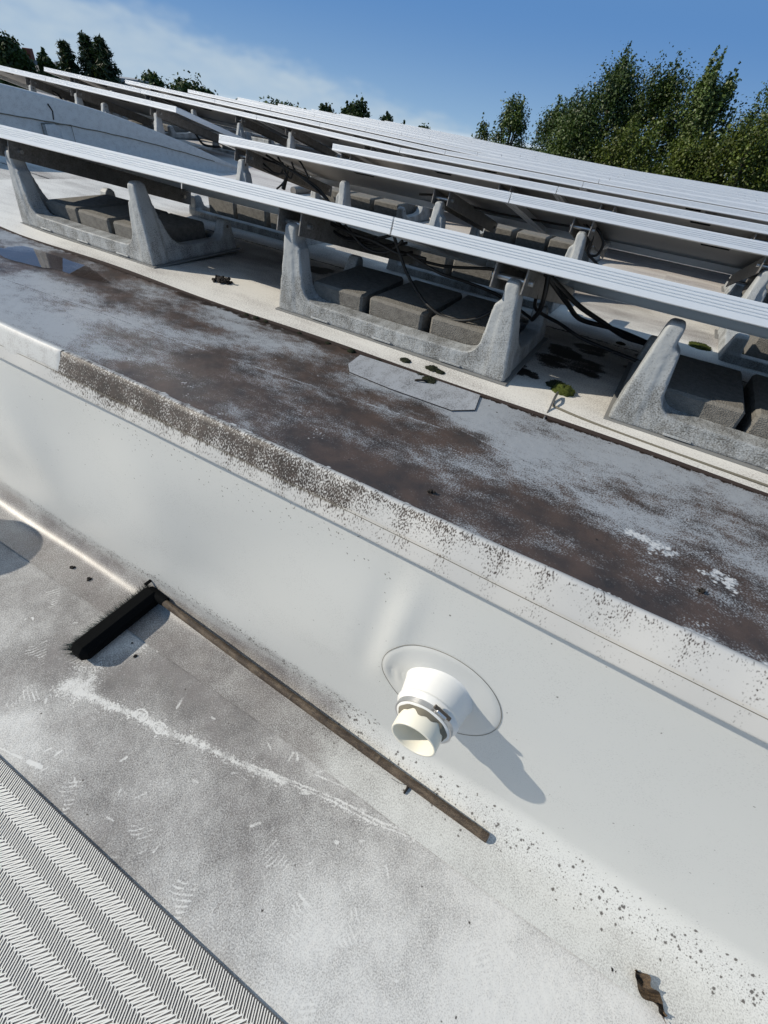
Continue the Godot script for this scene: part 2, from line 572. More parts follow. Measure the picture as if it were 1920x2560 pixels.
func make_materials() -> void:
	var white := Color(0.74, 0.745, 0.73)
	# lower roof
	var fw := 2048
	var fh := 700
	var obs := [[-1.44, -0.28, 0.45], [-1.21, -0.21, 0.65], [-1.92, -0.57, 0.55], [-1.27, -0.51, 0.5], [-1.19, -0.14, 0.5], [-1.05, -0.18, 0.4], [-1.11, -0.05, 0.2], [-1.04, -0.33, 0.65], [-0.85, -0.45, 0.68], [-0.64, -0.44, 0.62], [-0.74, -0.18, 0.5], [-0.9, -0.15, 0.45], [-0.53, -0.24, 0.5], [-0.55, -0.1, 0.5], [-0.4, -0.19, 0.5], [-0.36, -0.32, 0.55], [-0.16, -0.28, 0.4], [-0.2, -0.14, 0.3], [-0.06, -0.23, 0.3], [0.02, -0.33, 0.25], [0.06, -0.25, 0.15], [0.14, -0.35, 0.2], [0.31, -0.4, 0.15], [0.24, -0.26, 0.1], [0.44, -0.34, 0.08], [0.64, -0.42, 0.1], [-0.06, -0.13, 0.15], [-0.01, -0.07, 0.12], [-0.33, -0.12, 0.35], [-0.48, -0.03, 0.35], [0.04, -0.42, 0.3], [-0.17, -0.4, 0.4], [-0.02, -0.53, 0.25], [0.15, -0.49, 0.2], [0.34, -0.5, 0.12], [0.52, -0.49, 0.1], [-1.04, -0.62, 0.55], [-0.69, -0.6, 0.5], [-0.37, -0.56, 0.4], [-1.72, -0.64, 0.45], [0.73, -0.51, 0.12], [-1.14, -0.41, 0.3], [-2.2, -0.3, 0.5], [-1.8, 0.0, 0.4], [-1.0, 0.2, 0.3], [0.2, 0.2, 0.15], [0.9, 0.0, 0.1]]
	for o in obs:
		o[2] = minf(0.92, o[2] * 1.3 + 0.02)
	var cm := mark_image(fw, fh)
	var line := [[-1.125, -0.202], [-1.039, -0.235], [-0.95, -0.25], [-0.857, -0.274], [-0.766, -0.282], [-0.644, -0.312], [-0.501, -0.333], [-0.356, -0.365], [-0.216, -0.396], [-0.1, -0.408], [0.003, -0.434], [0.106, -0.454], [0.219, -0.475]]
	specks(cm, FLOOR, line.slice(0, 8), 0.0055, 2600, 0.8, 2.6, 0.62)
	specks(cm, FLOOR, line.slice(0, 8), 0.013, 1400, 0.7, 1.6, 0.5)
	specks(cm, FLOOR, line.slice(6), 0.009, 1000, 0.7, 1.5, 0.45)
	specks(cm, FLOOR, [[-1.12, -0.205], [-1.10, -0.24], [-1.05, -0.235], [-1.08, -0.28]], 0.017, 1700, 0.8, 2.4, 0.55)
	stroke(cm, FLOOR, line.slice(5), 0.0035, 0.62, 0.9)
	var line2 := []
	for q in line.slice(6): line2.append([q[0] + 0.012, q[1] - 0.012])
	stroke(cm, FLOOR, line2, 0.004, 0.6, 1.0)
	specks(cm, FLOOR, [[-1.11, -0.26], [-1.11, -0.34], [-1.06, -0.45]], 0.028, 1500, 0.7, 2.0, 0.42)
	stroke(cm, FLOOR, [[-1.098, -0.007], [-1.02, -0.022]], 0.005, 0.6, 0.3)
	stroke(cm, FLOOR, [[-1.0, -0.027], [-0.955, -0.036]], 0.012, 0.75, 0.2)
	stroke(cm, FLOOR, [[-0.33, -0.42], [0.08, -0.50]], 0.004, 0.4, 0.5)
	for c in [[-0.854, -0.28], [-0.775, -0.282]]:
		var ring := []
		for k in 13:
			ring.append([c[0] + 0.022 * cos(TAU * k / 12.0), c[1] + 0.015 * sin(TAU * k / 12.0)])
		stroke(cm, FLOOR, ring, 0.005, 0.66, 0.4)
	# boot prints and scuffs left clean in the dirt: short parallel bars of a sole
	for b in [[-1.33, -0.26, 0.5, 9], [-1.22, -0.30, 0.4, 7], [-1.17, -0.16, 2.0, 8], [-0.62, -0.10, 0.8, 8], [-0.42, -0.06, 1.2, 9], [-0.30, -0.22, 0.3, 7], [0.0, -0.22, 2.2, 8], [-0.13, -0.17, 1.8, 9], [0.25, -0.33, 0.9, 8], [-0.85, -0.06, 1.0, 8], [-1.5, -0.42, 0.6, 8], [0.33, -0.22, 2.3, 8], [-0.05, -0.05, 1.1, 8]]:
		var u := Vector2(cos(b[2]), sin(b[2]))
		var n := Vector2(-u.y, u.x)
		for k in int(b[3]):
			var c := Vector2(b[0], b[1]) + u * (k * 0.011) + n * 0.008 * sin(k * 0.9)
			var hl := 0.02 + 0.012 * sin(k * 0.7 + 0.5)
			stroke(cm, FLOOR, [[c.x - n.x * hl, c.y - n.y * hl], [c.x + n.x * hl * 0.4 + u.x * 0.004, c.y + n.y * hl * 0.4 + u.y * 0.004], [c.x + n.x * hl, c.y + n.y * hl]], 0.0042, 0.30, 0.35)
	for k in 90:
		var p := Vector2(rng.randf_range(-1.5, 0.9), rng.randf_range(-0.47, 0.0))
		var a := rng.randf_range(0, TAU)
		var l := rng.randf_range(0.005, 0.04)
		stroke(cm, FLOOR, [[p.x, p.y], [p.x + cos(a) * l, p.y + sin(a) * l]], rng.randf_range(0.003, 0.008), rng.randf_range(0.15, 0.45), 0.4)
	var dmk := mark_image(fw, fh)
	for k in 70:
		disc(dmk, Vector2(rng.randf() * fw, rng.randf() * fh * 0.75), rng.randf_range(0.8, 2.2), 1.0)
	M.floor = tex_mat(dirt_image(fw, fh, density(fw, fh, FLOOR, obs), Color(0.66, 0.66, 0.645), Color(0.135, 0.128, 0.125), Color(0.20, 0.188, 0.184), 11, 0.006, 0.03, 0.42, cm, dmk, Color(0.05, 0.045, 0.04), 1.0, 1.0, 95, 3, 0, Color(0.66, 0.66, 0.65)), 0.55)
	M.floor.normal_enabled = true
	M.floor.normal_texture = normal_tex(fw / 2, fh / 2, 0.12, 31, 1.2)
	M.floor.normal_scale = 0.18
	# wall of the upstand: v runs from the floor (0) to the top (1)
	var ww := 2048
	var wh := 560
	var wobs := []
	for k in 19:
		var x := -2.6 + 0.2 * k
		var left := smoothstep(-0.1, -0.5, x)
		wobs.append([x, 0.03, lerpf(0.34, 0.86, left)])
		wobs.append([x, 0.11, lerpf(0.32, 0.84, left)])
		wobs.append([x, 0.165, lerpf(0.24, 0.90, left)])
		wobs.append([x, 0.22, lerpf(0.05, 0.48, left)])
		wobs.append([x, 0.265, 0.0])
		wobs.append([x, 0.32, 0.0])
		wobs.append([x, 0.6, 0.0])
		wobs.append([x, 0.95, 0.0])
	var wrect := Rect2(WALLX0, 0.0, WALLW, 1.0)
	var wd := mark_image(ww, wh)
	for k in 1500:
		var x := rng.randf_range(-0.45, 1.0)
		var s := 0.135 + rng.randfn(0.0, 0.03) + 0.02 * sin(x * 3.0)
		var r := 0.45 + 2.4 * pow(rng.randf(), 7.0)
		disc(wd, Vector2((x - WALLX0) / WALLW * ww, s * wh), r, 1.0)
	for k in 800:
		var x := rng.randf_range(-1.9, -0.2)
		var s := 0.225 + rng.randfn(0.0, 0.014) + 0.02 * sin(x * 5.0)
		disc(wd, Vector2((x - WALLX0) / WALLW * ww, s * wh), rng.randf_range(0.6, 2.0), 0.95)
	for k in 150:
		disc(wd, Vector2(rng.randf() * ww, (0.2 + 0.8 * rng.randf()) * wh), rng.randf_range(0.5, 1.2), 0.85)
	for k in 160:   # drips below the lip
		var x := rng.randf_range(-1.25, -0.25)
		disc(wd, Vector2((x - WALLX0) / WALLW * ww, (0.90 + rng.randfn(0.0, 0.03)) * wh), rng.randf_range(0.5, 1.3), 0.8)
	M.wall = tex_mat(dirt_image(ww, wh, density(ww, wh, wrect, wobs, 0.4), Color(0.645, 0.655, 0.635), Color(0.125, 0.112, 0.11), Color(0.19, 0.172, 0.165), 51, 0.008, 0.04, 0.42, null, wd, Color(0.13, 0.12, 0.11), 1.0, 1.0, 90, 2, -28), 0.42)
	# capping lip: v 0 at the crest, 1 at the drip edge
	var lw := 2048
	var lh := 140
	var lrect := Rect2(LIPX0, 0.0, LIPW, 1.0)
	var lobs := []
	var stain := [[-1.75, 0.22], [-1.5, 0.12], [-1.33, 0.10], [-1.27, 0.70], [-1.0, 0.72], [-0.8, 0.70], [-0.6, 0.64], [-0.42, 0.55], [-0.3, 0.44], [-0.15, 0.34], [0.0, 0.27], [0.2, 0.22], [0.5, 0.18], [0.85, 0.16]]
	for q in 66:
		var sx := LIPX0 + 0.04 * q
		var sv := 0.2
		for k in stain.size() - 1:
			if sx >= stain[k][0] and sx <= stain[k + 1][0]:
				sv = lerpf(stain[k][1], stain[k + 1][1], (sx - stain[k][0]) / (stain[k + 1][0] - stain[k][0]))
		var a := [sx, sv]
		var l: bool = a[0] < -0.35
		lobs.append([a[0], 0.02, a[1] * 0.55])
		lobs.append([a[0], 0.13, a[1] * (1.0 if l else 1.35)])
		lobs.append([a[0], 0.30, a[1] * (1.05 if l else 0.9)])
		lobs.append([a[0], 0.50, a[1] * (1.05 if l else 0.75)])
		lobs.append([a[0], 0.66, a[1] * (1.0 if l else 0.5)])
		lobs.append([a[0], 0.77, a[1] * 0.5])
		lobs.append([a[0], 0.97, a[1] * 0.38])
	M.lip = tex_mat(dirt_image(lw, lh, density(lw, lh, lrect, lobs, 2.5), Color(0.55, 0.545, 0.525), Color(0.030, 0.024, 0.021), Color(0.07, 0.052, 0.043), 71, 0.02, 0.12, 0.36, null, null, Color.BLACK, 1.0, 3.6, 30, 3, 0), 0.55)
	# the wet walkway between lip and panels
	var pw := 2048
	var ph := 400
	var kobs := [[-2.0, -0.92, 0.15], [-2.27, -1.14, 0.85], [-1.93, -1.17, 0.8], [-1.65, -1.16, 0.7], [-1.72, -0.94, 0.35], [-1.63, -0.8, 0.1], [-1.43, -0.89, 0.35], [-1.23, -0.9, 0.55], [-1.35, -1.15, 0.6], [-1.25, -1.26, 0.35], [-1.07, -1.15, 0.5], [-0.94, -1.18, 0.6], [-1.08, -0.94, 0.85], [-1.13, -0.78, 0.9], [-0.8, -0.92, 0.95], [-0.58, -0.94, 0.95], [-0.83, -1.18, 0.65], [-0.82, -1.31, 0.85], [-0.58, -1.19, 0.25], [-0.44, -1.24, 0.12], [-0.44, -1.07, 0.6], [-0.28, -1.02, 0.9], [-0.4, -0.87, 0.95], [-0.3, -0.79, 0.88], [-0.21, -0.86, 0.85], [-0.03, -0.83, 0.85], [0.07, -0.82, 0.88], [0.21, -0.78, 0.92], [0.29, -0.77, 0.9], [0.37, -0.76, 0.85], [-0.19, -0.96, 0.62], [-0.1, -1.06, 0.28], [0.01, -1.07, 0.3], [0.03, -1.27, 0.2], [0.16, -1.26, 0.3], [0.18, -1.07, 0.45], [0.28, -1.16, 0.35], [0.38, -1.16, 0.35], [0.33, -0.98, 0.72], [0.42, -1.04, 0.5], [0.37, -0.89, 0.65], [0.46, -0.82, 0.4], [-0.21, -1.19, 0.2], [-0.08, -1.21, 0.2], [-0.33, -1.15, 0.2], [-2.8, -1.2, 0.5], [-2.8, -0.8, 0.2], [-1.5, -0.7, 0.35], [-0.6, -0.7, 0.7], [0.3, -0.7, 0.5], [-1.6, -1.3, 0.7], [-0.2, -1.31, 0.4], [-2.4, -1.31, 0.35], [-0.58, -0.80, 0.95], [-0.95, -0.82, 0.93], [-0.62, -1.05, 0.88]]
	var km := mark_image(pw, ph)
	for k in 26:
		var t := rng.randf()
		var p := Vector2(lerpf(0.12, 0.36, t), -0.947 + 0.04 * t + rng.randfn(0, 0.008))
		specks(km, WALK, [[p.x, p.y], [p.x + 0.008, p.y + 0.002]], rng.randf_range(0.002, 0.007), rng.randi_range(6, 40), 0.8, 3.2, 1.0)
	for k in 26:
		var p := Vector2(rng.randf_range(-1.4, 0.6), rng.randf_range(-1.15, -0.74))
		specks(km, WALK, [[p.x, p.y], [p.x + rng.randf_range(0.0, 0.05), p.y + rng.randf_range(-0.006, 0.006)]], rng.randf_range(0.003, 0.012), rng.randi_range(6, 34), 0.7, 1.7, 0.8)
	for q in [[[-0.303, -1.082], [0.0, -1.02], [0.16, -0.95]], [[-1.66, -0.966], [-1.2, -0.99], [-0.303, -1.06]], [[-0.266, -1.159], [0.0, -1.215], [0.269, -1.27]]]:
		stroke(km, WALK, q, 0.006, 0.30, 0.7)
	for k in 70:   # flakes of clean membrane along the foot of the lip
		var x := rng.randf_range(-1.4, 0.75)
		stroke(km, WALK, [[x, -0.715 + rng.randf_range(-0.012, 0.008)], [x + rng.randf_range(0.005, 0.03), -0.715 + rng.randf_range(-0.012, 0.008)]], rng.randf_range(0.006, 0.016), 0.8, 0.5)
	for o in kobs:
		o[2] = minf(o[2], 0.84)
	var kd := mark_image(pw, ph)
	stroke(kd, WALK, [[-3.0, -1.312], [0.9, -1.312]], 0.014, 0.95, 0.8)
	stroke(kd, WALK, [[-1.60, -1.305], [-0.9, -1.30]], 0.03, 0.8, 0.9)
	stroke(kd, WALK, [[-0.2, -1.31], [0.6, -1.31]], 0.016, 0.9, 0.8)
	stroke(kd, WALK, [[-2.2, -0.937], [-1.66, -0.966], [-1.45, -0.975]], 0.003, 0.9, 0.3)
	stroke(kd, WALK, [[-3.0, -0.704], [0.9, -0.704]], 0.007, 0.85, 0.5)
	for k in 60:
		disc(kd, Vector2(rng.randf() * pw, rng.randf() * ph), rng.randf_range(0.8, 2.0), 1.0)
	M.walk = tex_mat(dirt_image(pw, ph, density(pw, ph, WALK, kobs), Color(0.31, 0.335, 0.365), Color(0.034, 0.029, 0.028), Color(0.085, 0.058, 0.047), 91, 0.010, 0.06, 0.42, km, kd, Color(0.02, 0.014, 0.012), 1.7, 1.0, 42, 6, 4, Color(0.55, 0.56, 0.57)), 0.45)
	M.walk.normal_enabled = true
	M.walk.normal_texture = normal_tex(pw / 2, ph / 2, 0.1, 33, 1.4)
	M.walk.normal_scale = 0.15
	# upper roof near the first two rows: dirt, thickened under panels as painted shade
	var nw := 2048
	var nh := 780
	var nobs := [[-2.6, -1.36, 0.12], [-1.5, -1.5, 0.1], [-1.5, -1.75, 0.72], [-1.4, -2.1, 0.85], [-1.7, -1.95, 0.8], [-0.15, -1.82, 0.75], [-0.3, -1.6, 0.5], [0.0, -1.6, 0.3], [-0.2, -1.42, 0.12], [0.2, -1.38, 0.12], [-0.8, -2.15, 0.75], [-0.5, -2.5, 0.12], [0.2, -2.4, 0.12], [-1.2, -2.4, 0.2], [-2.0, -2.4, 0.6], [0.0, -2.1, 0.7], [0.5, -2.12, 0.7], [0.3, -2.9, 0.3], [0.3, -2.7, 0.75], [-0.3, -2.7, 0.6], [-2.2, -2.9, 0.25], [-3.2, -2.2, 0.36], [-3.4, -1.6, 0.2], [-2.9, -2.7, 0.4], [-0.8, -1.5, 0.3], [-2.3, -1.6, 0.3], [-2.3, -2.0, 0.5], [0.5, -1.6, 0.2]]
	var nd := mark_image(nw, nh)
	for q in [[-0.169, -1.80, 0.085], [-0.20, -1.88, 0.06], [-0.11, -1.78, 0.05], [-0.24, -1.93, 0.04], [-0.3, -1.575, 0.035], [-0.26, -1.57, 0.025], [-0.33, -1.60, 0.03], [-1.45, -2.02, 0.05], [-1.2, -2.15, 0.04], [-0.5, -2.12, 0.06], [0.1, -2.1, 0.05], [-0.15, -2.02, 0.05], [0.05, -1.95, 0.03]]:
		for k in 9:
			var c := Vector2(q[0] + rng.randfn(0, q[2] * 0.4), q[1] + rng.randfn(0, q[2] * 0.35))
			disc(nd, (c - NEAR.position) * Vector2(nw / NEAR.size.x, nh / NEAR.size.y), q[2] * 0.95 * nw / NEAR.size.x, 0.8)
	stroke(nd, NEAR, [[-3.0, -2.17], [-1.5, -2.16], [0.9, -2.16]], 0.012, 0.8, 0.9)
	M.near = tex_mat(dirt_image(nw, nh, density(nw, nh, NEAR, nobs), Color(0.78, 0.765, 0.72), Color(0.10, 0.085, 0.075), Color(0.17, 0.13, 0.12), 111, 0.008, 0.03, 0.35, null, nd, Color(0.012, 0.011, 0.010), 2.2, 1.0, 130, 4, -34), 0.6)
	# the rest of the upper roof
	var rw := 1024
	var ro := density(rw, rw, Rect2(0, 0, 3, 3), [[0.5, 0.5, 0.25], [1.5, 1.0, 0.4], [2.5, 2.0, 0.25], [1.0, 2.5, 0.3]])
	M.roof = tex_mat(dirt_image(rw, rw, ro, Color(0.69, 0.66, 0.62), Color(0.15, 0.12, 0.115), Color(0.24, 0.18, 0.18), 131, 0.012, 0.05, 0.3, null, null, Color.BLACK, 4.0, 1.0, 130), 0.6)
	M.membrane = tex_mat(dirt_image(512, 512, density(512, 512, Rect2(0, 0, 1, 1), [[0.5, 0.5, 0.10], [0.1, 0.1, 0.16], [0.8, 0.2, 0.10]]), Color(0.58, 0.585, 0.575), Color(0.2, 0.18, 0.17), Color(0.3, 0.27, 0.25), 141, 0.02, 0.07, 0.2, null, null, Color.BLACK, 1.0, 1.0, 110), 0.5)
	M.membrane.uv1_triplanar = true
	M.membrane.uv1_scale = Vector3.ONE * 2.0
	# grey moulded mounts, lichen grains thick on the low bars
	var mo := []
	for k in 9:
		var x := k / 8.0
		for a in [[0.0, 0.12], [0.3, 0.12], [0.5, 0.16], [0.62, 0.06], [0.72, 0.08], [0.84, 0.12], [0.90, 0.34], [0.96, 0.44], [1.0, 0.44]]:
			mo.append([x, a[0], a[1]])
	M.mount = tri_mat(dirt_image(1024, 1024, density(1024, 1024, Rect2(0, 0, 1, 1), mo), Color(0.41, 0.43, 0.44), Color(0.075, 0.075, 0.07), Color(0.14, 0.135, 0.125), 151, 0.012, 0.045, 0.17, null, null, Color.BLACK, 1.0, 2.0, 90), 0.55, 1.0)
	M.mount.normal_enabled = true
	M.mount.normal_texture = normal_tex(512, 512, 0.06, 35, 2.0)
	M.mount.normal_scale = 0.35
	M.block = tri_mat(dirt_image(512, 512, density(512, 512, Rect2(0, 0, 1, 1), [[0.5, 0.5, 0.35], [0.2, 0.8, 0.45], [0.8, 0.2, 0.3]]), Color(0.23, 0.22, 0.20), Color(0.075, 0.071, 0.065), Color(0.11, 0.10, 0.088), 161, 0.03, 0.1, 0.3, null, null, Color.BLACK, 1.0, 1.0, 130), 0.9, 2.5)
	M.block.normal_enabled = true
	M.block.normal_texture = normal_tex(512, 512, 0.15, 36, 4.0)
	M.block.normal_scale = 0.7
	M.rail = mat(Color(0.87, 0.88, 0.885), 0.33, 0.45)
	M.backsheet = mat(Color(0.30, 0.295, 0.285), 0.5)
	M.cells = mat(Color(0.012, 0.016, 0.035), 0.12)
	M.channel = tri_mat(dirt_image(256, 256, density(256, 256, Rect2(0, 0, 1, 1), [[0.5, 0.5, 0.4]]), Color(0.27, 0.262, 0.25), Color(0.12, 0.112, 0.105), Color(0.16, 0.14, 0.12), 171, 0.03, 0.08, 0.2, null, null, Color.BLACK, 1.0, 1.0, 140), 0.5, 2.0)
	M.channel.metallic = 0.35
	M.zinc = mat(Color(0.6, 0.6, 0.6), 0.35, 0.9)
	M.black = mat(Color(0.012, 0.012, 0.012), 0.45)
	M.hole_shade = mat(Color(0.18, 0.16, 0.145), 0.55, 0.6)  # dark tone painted for the shade inside bolt holes
	M.pvc = mat(Color(0.78, 0.75, 0.64), 0.35)
	M.pvc_white = mat(Color(0.77, 0.77, 0.75), 0.38)
	M.flange = mat(Color(0.63, 0.635, 0.615), 0.42)
	M.mastic = mat(Color(0.16, 0.145, 0.11), 0.8)
	M.mat_top = mat(Color(0.80, 0.785, 0.74), 0.6)
	M.mat_base = mat(Color(0.13, 0.12, 0.118), 0.85)
	M.wood = tri_mat(dirt_image(512, 512, density(512, 512, Rect2(0, 0, 1, 1), [[0.5, 0.5, 0.55], [0.2, 0.7, 0.6]]), Color(0.15, 0.115, 0.08), Color(0.018, 0.014, 0.011), Color(0.05, 0.032, 0.02), 181, 0.02, 0.08, 0.2, null, null, Color.BLACK, 3.0, 1.0, 45, 6), 0.75, 3.0)
	M.bristle = mat(Color(0.005, 0.022, 0.022), 0.6)
	M.plastic = mat(Color(0.004, 0.0045, 0.005), 0.75)
	M.plastic.metallic_specular = 0.15
	M.moss = mat(Color(0.050, 0.066, 0.006), 0.95)
	M.moss_dark = mat(Color(0.018, 0.022, 0.008), 0.95)
	M.dead_leaf = tri_mat(dirt_image(256, 256, density(256, 256, Rect2(0, 0, 1, 1), [[0.5, 0.5, 0.6]]), Color(0.17, 0.11, 0.055), Color(0.012, 0.009, 0.008), Color(0.032, 0.022, 0.016), 191, 0.05, 0.1, 0.2, null, null, Color.BLACK, 1.0, 1.0, 60), 0.8, 14.0)
	M.debris = mat(Color(0.015, 0.012, 0.010), 0.9)
	M.puddle = mat(Color(0.06, 0.045, 0.04), 0.02)
	M.puddle.transparency = BaseMaterial3D.TRANSPARENCY_ALPHA
	M.puddle.albedo_color.a = 0.45

# ------------------------------------------------------------------ the setting
func roof_y(x: float, z: float) -> float:
	return 0.85 - 0.0357 * maxf(0.0, -z - 1.4) + clampf(-x - 2.6, 0.0, 6.4) * 0.033

func bulge(x: float, y: float) -> float:
	var b := 0.0
	b += 0.007 * exp(-pow((x + 0.215 - (y - 0.5) * 0.12) / 0.028, 2.0)) * smoothstep(0.30, 0.45, y) * smoothstep(0.84, 0.60, y)
	b -= 0.004 * exp(-pow((x + 0.27 - (y - 0.5) * 0.12) / 0.035, 2.0)) * smoothstep(0.25, 0.4, y) * smoothstep(0.84, 0.6, y)
	b += 0.008 * sin(x * 4.1 + y * 3.0 + 0.7) * smoothstep(0.05, 0.3, y) * smoothstep(0.86, 0.5, y)
	b += 0.006 * sin(x * 7.3 - y * 6.0) * smoothstep(0.1, 0.35, y) * smoothstep(0.86, 0.6, y) * smoothstep(0.2, -0.6, x)
	b += 0.010 * exp(-pow((x + 1.05) / 0.16, 2.0) - pow((y - 0.55) / 0.22, 2.0))
	b += 0.009 * exp(-pow((x + 1.65) / 0.12, 2.0) - pow((y - 0.45) / 0.2, 2.0))
	return b

func wall_point(x: float, s: float) -> Vector3:
	# s: 0 on the floor, 1 under the lip; a cove of the membrane at the foot
	var r := lerpf(0.075, 0.10, smoothstep(-0.6, 0.3, x))
	var L := [0.09, r * PI / 2.0, 0.86 - r]
	var total: float = L[0] + L[1] + L[2]
	var d := s * total
	var z0 := -0.62 + r
	if d < L[0]:
		return Vector3(x, 0.004, z0 + L[0] - d)
	d -= L[0]
	if d < L[1]:
		var a := d / r
		return Vector3(x, 0.004 + r * (1.0 - cos(a)) + 0.003 * sin(x * 9.0) * sin(a), z0 - r * sin(a))
	d -= L[1]
	var y := r + d
	return Vector3(x, 0.004 + y, -0.62 + bulge(x, y))

func build_setting() -> void:
	# ground: falls gently away beyond the building
	var g := sheet(40, 40, func(i, j):
		var x = (i / 40.0 - 0.5) * 3000.0
		var z = (j / 40.0 - 0.5) * 3000.0
		return Vector3(x, -5.0 + z * 0.0368, z), func(i, j): return Vector2(i, j) * 10.0)
	var gm := dirt_image(256, 256, density(256, 256, Rect2(0, 0, 1, 1), [[0.5, 0.5, 0.5]]), Color(0.07, 0.09, 0.03), Color(0.045, 0.06, 0.02), Color(0.08, 0.075, 0.04), 201, 0.03, 0.08, 0.2)
	structure("ground", g, tex_mat(gm, 0.95), "grassy ground far below the roof, sloping away to the horizon")
	# lower roof
	structure("lower_roof", sheet(80, 60, func(i, j):
		var x := lerpf(-14.0, 6.0, i / 80.0)
		var z := lerpf(-0.66, 7.0, pow(j / 60.0, 2.0))
		return Vector3(x, 0.0, z), func(i, j):
		var x := lerpf(-14.0, 6.0, i / 80.0)
		var z := lerpf(-0.66, 7.0, pow(j / 60.0, 2.0))
		return Vector2((x - FLOOR.position.x) / FLOOR.size.x, (z - FLOOR.position.y) / FLOOR.size.y)), M.floor, "dirty pale membrane of the lower roof with scuffs and a dried water line")
	# overlap sheet of the membrane: its edge is the seam beside the upstand
	structure("membrane_overlap", sheet(100, 1, func(i, j):
		return Vector3(lerpf(-14.0, 6.0, i / 100.0), 0.0032 if j == 0 else 0.0012, -0.489 + 0.0006 * sin(i * 1.7) + 0.0012 * j), func(i, j): return Vector2(i * 0.3, j * 0.05)), mat(Color(0.16, 0.15, 0.15), 0.8), "thin dark lap seam running along the lower roof membrane")
	# the upstand: wall, capping lip and a welded patch
	var up := thing("parapet_upstand", "low white membrane upstand wall between the two roof levels, lip stained black", "wall")
	part("wall_membrane", sheet(560, 56, func(i, j): return wall_point(lerpf(-7.0, 2.6, i / 560.0), j / 56.0), func(i, j):
		return Vector2((lerpf(-7.0, 2.6, i / 560.0) - WALLX0) / WALLW, j / 56.0)), M.wall, up)
	var prof := [Vector2(-0.700, 0.850), Vector2(-0.685, 0.874), Vector2(-0.668, 0.900), Vector2(-0.655, 0.914), Vector2(-0.645, 0.919), Vector2(-0.637, 0.917), Vector2(-0.631, 0.904), Vector2(-0.624, 0.886), Vector2(-0.616, 0.867), Vector2(-0.6145, 0.861), Vector2(-0.611, 0.852), Vector2(-0.606, 0.838), Vector2(-0.605, 0.834), Vector2(-0.607, 0.831), Vector2(-0.628, 0.838)]
	var vs := [-0.35, -0.2, -0.1, 0.0, 0.05, 0.10, 0.25, 0.47, 0.68, 0.74, 0.82, 0.95, 0.99, 1.0, 1.02]
	var lap := PackedVector3Array()
	for k in 481:
		var x := -7.0 + 9.6 * k / 480.0
		var wob := 0.002 * sin(x * 11.0 + 4.0) + 0.0012 * sin(x * 31.0)
		lap.append(Vector3(x, 0.8685 + wob, -0.6145 + wob * 0.8 + 0.004 + 0.018 * smoothstep(-0.5, 0.7, x)))
	part("lap_dirt", tube_mesh(lap, 0.0009, 0.0009, 4), M.mastic, up)
	part("drip_strip", sheet(560, 6, func(i, j):
		var x := lerpf(-7.0, 2.6, i / 560.0)
		var p: Vector2 = prof[8 + j]
		var wob := 0.002 * sin(x * 11.0 + 4.0) + 0.0012 * sin(x * 31.0)
		var off := (0.004 + 0.018 * smoothstep(-0.5, 0.7, x)) * (1.0 if j < 6 else 0.0) + (0.0005 if j == 0 else 0.003)
		return Vector3(x, p.y + wob + (0.004 if j == 0 else 0.0), p.x + wob * 0.8 + off), func(i, j):
		return Vector2((lerpf(-7.0, 2.6, i / 560.0) - LIPX0) / LIPW, vs[8 + j])), M.lip, up)
	part("capping", sheet(560, 10, func(i, j):
		var x := lerpf(-7.0, 2.6, i / 560.0)
		var p: Vector2 = prof[j]
		var wob := 0.002 * sin(x * 11.0 + j * 0.4) + 0.0015 * sin(x * 31.0)
		var off := (0.004 + 0.018 * smoothstep(-0.5, 0.7, x)) * smoothstep(5.0, 9.0, j)
		return Vector3(x, p.y + wob, p.x + wob * 0.8 + off), func(i, j):
		return Vector2((lerpf(-7.0, 2.6, i / 560.0) - LIPX0) / LIPW, vs[j])), M.lip, up)
	var pprof := prof.slice(2, 14)
	for seg in [[-1.62, -1.275, "lip_patch"]]:
		part(seg[2], sheet(40, pprof.size() - 1, func(i, j):
			var t = i / 40.0
			var p: Vector2 = pprof[j]
			var x = lerpf(seg[0], seg[1], t) + 0.03 * (j / 11.0) - 0.012 * sin(j / 11.0 * PI) * t
			var o := 0.003 + 0.003 * sin(t * PI) * sin(j * 0.3)
			if i == 0 or i == 40: o = 0.001
			return Vector3(x, p.y + o * 0.7, p.x + o), func(i, j): return Vector2(i / 40.0, j / 11.0)), M.membrane, up)
	# upper level
	structure("walkway", sheet(150, 24, func(i, j):
		var x := lerpf(-14.0, 6.0, i / 150.0)
		var z := lerpf(-1.33, -0.69, j / 24.0)
		return Vector3(x, roof_y(x, -1.0) + 0.0015 * sin(x * 5.0 + z * 9.0), z), func(i, j):
		var x := lerpf(-14.0, 6.0, i / 150.0)
		return Vector2((x - WALK.position.x) / WALK.size.x, (lerpf(-1.33, -0.69, j / 24.0) - WALK.position.y) / WALK.size.y)), M.walk, "wet algae-stained membrane walkway behind the upstand")
	structure("upper_roof", sheet(120, 60, func(i, j):
		var x := lerpf(-12.0, 12.0, i / 120.0)
		var z := lerpf(-18.2, -1.32, j / 60.0)
		return Vector3(x, roof_y(x, z) - 0.002, z), func(i, j):
		return Vector2(lerpf(-12.0, 12.0, i / 120.0) / 3.0, lerpf(-18.2, -1.32, j / 60.0) / 3.0)), M.roof, "pale membrane of the upper roof under the solar panels")
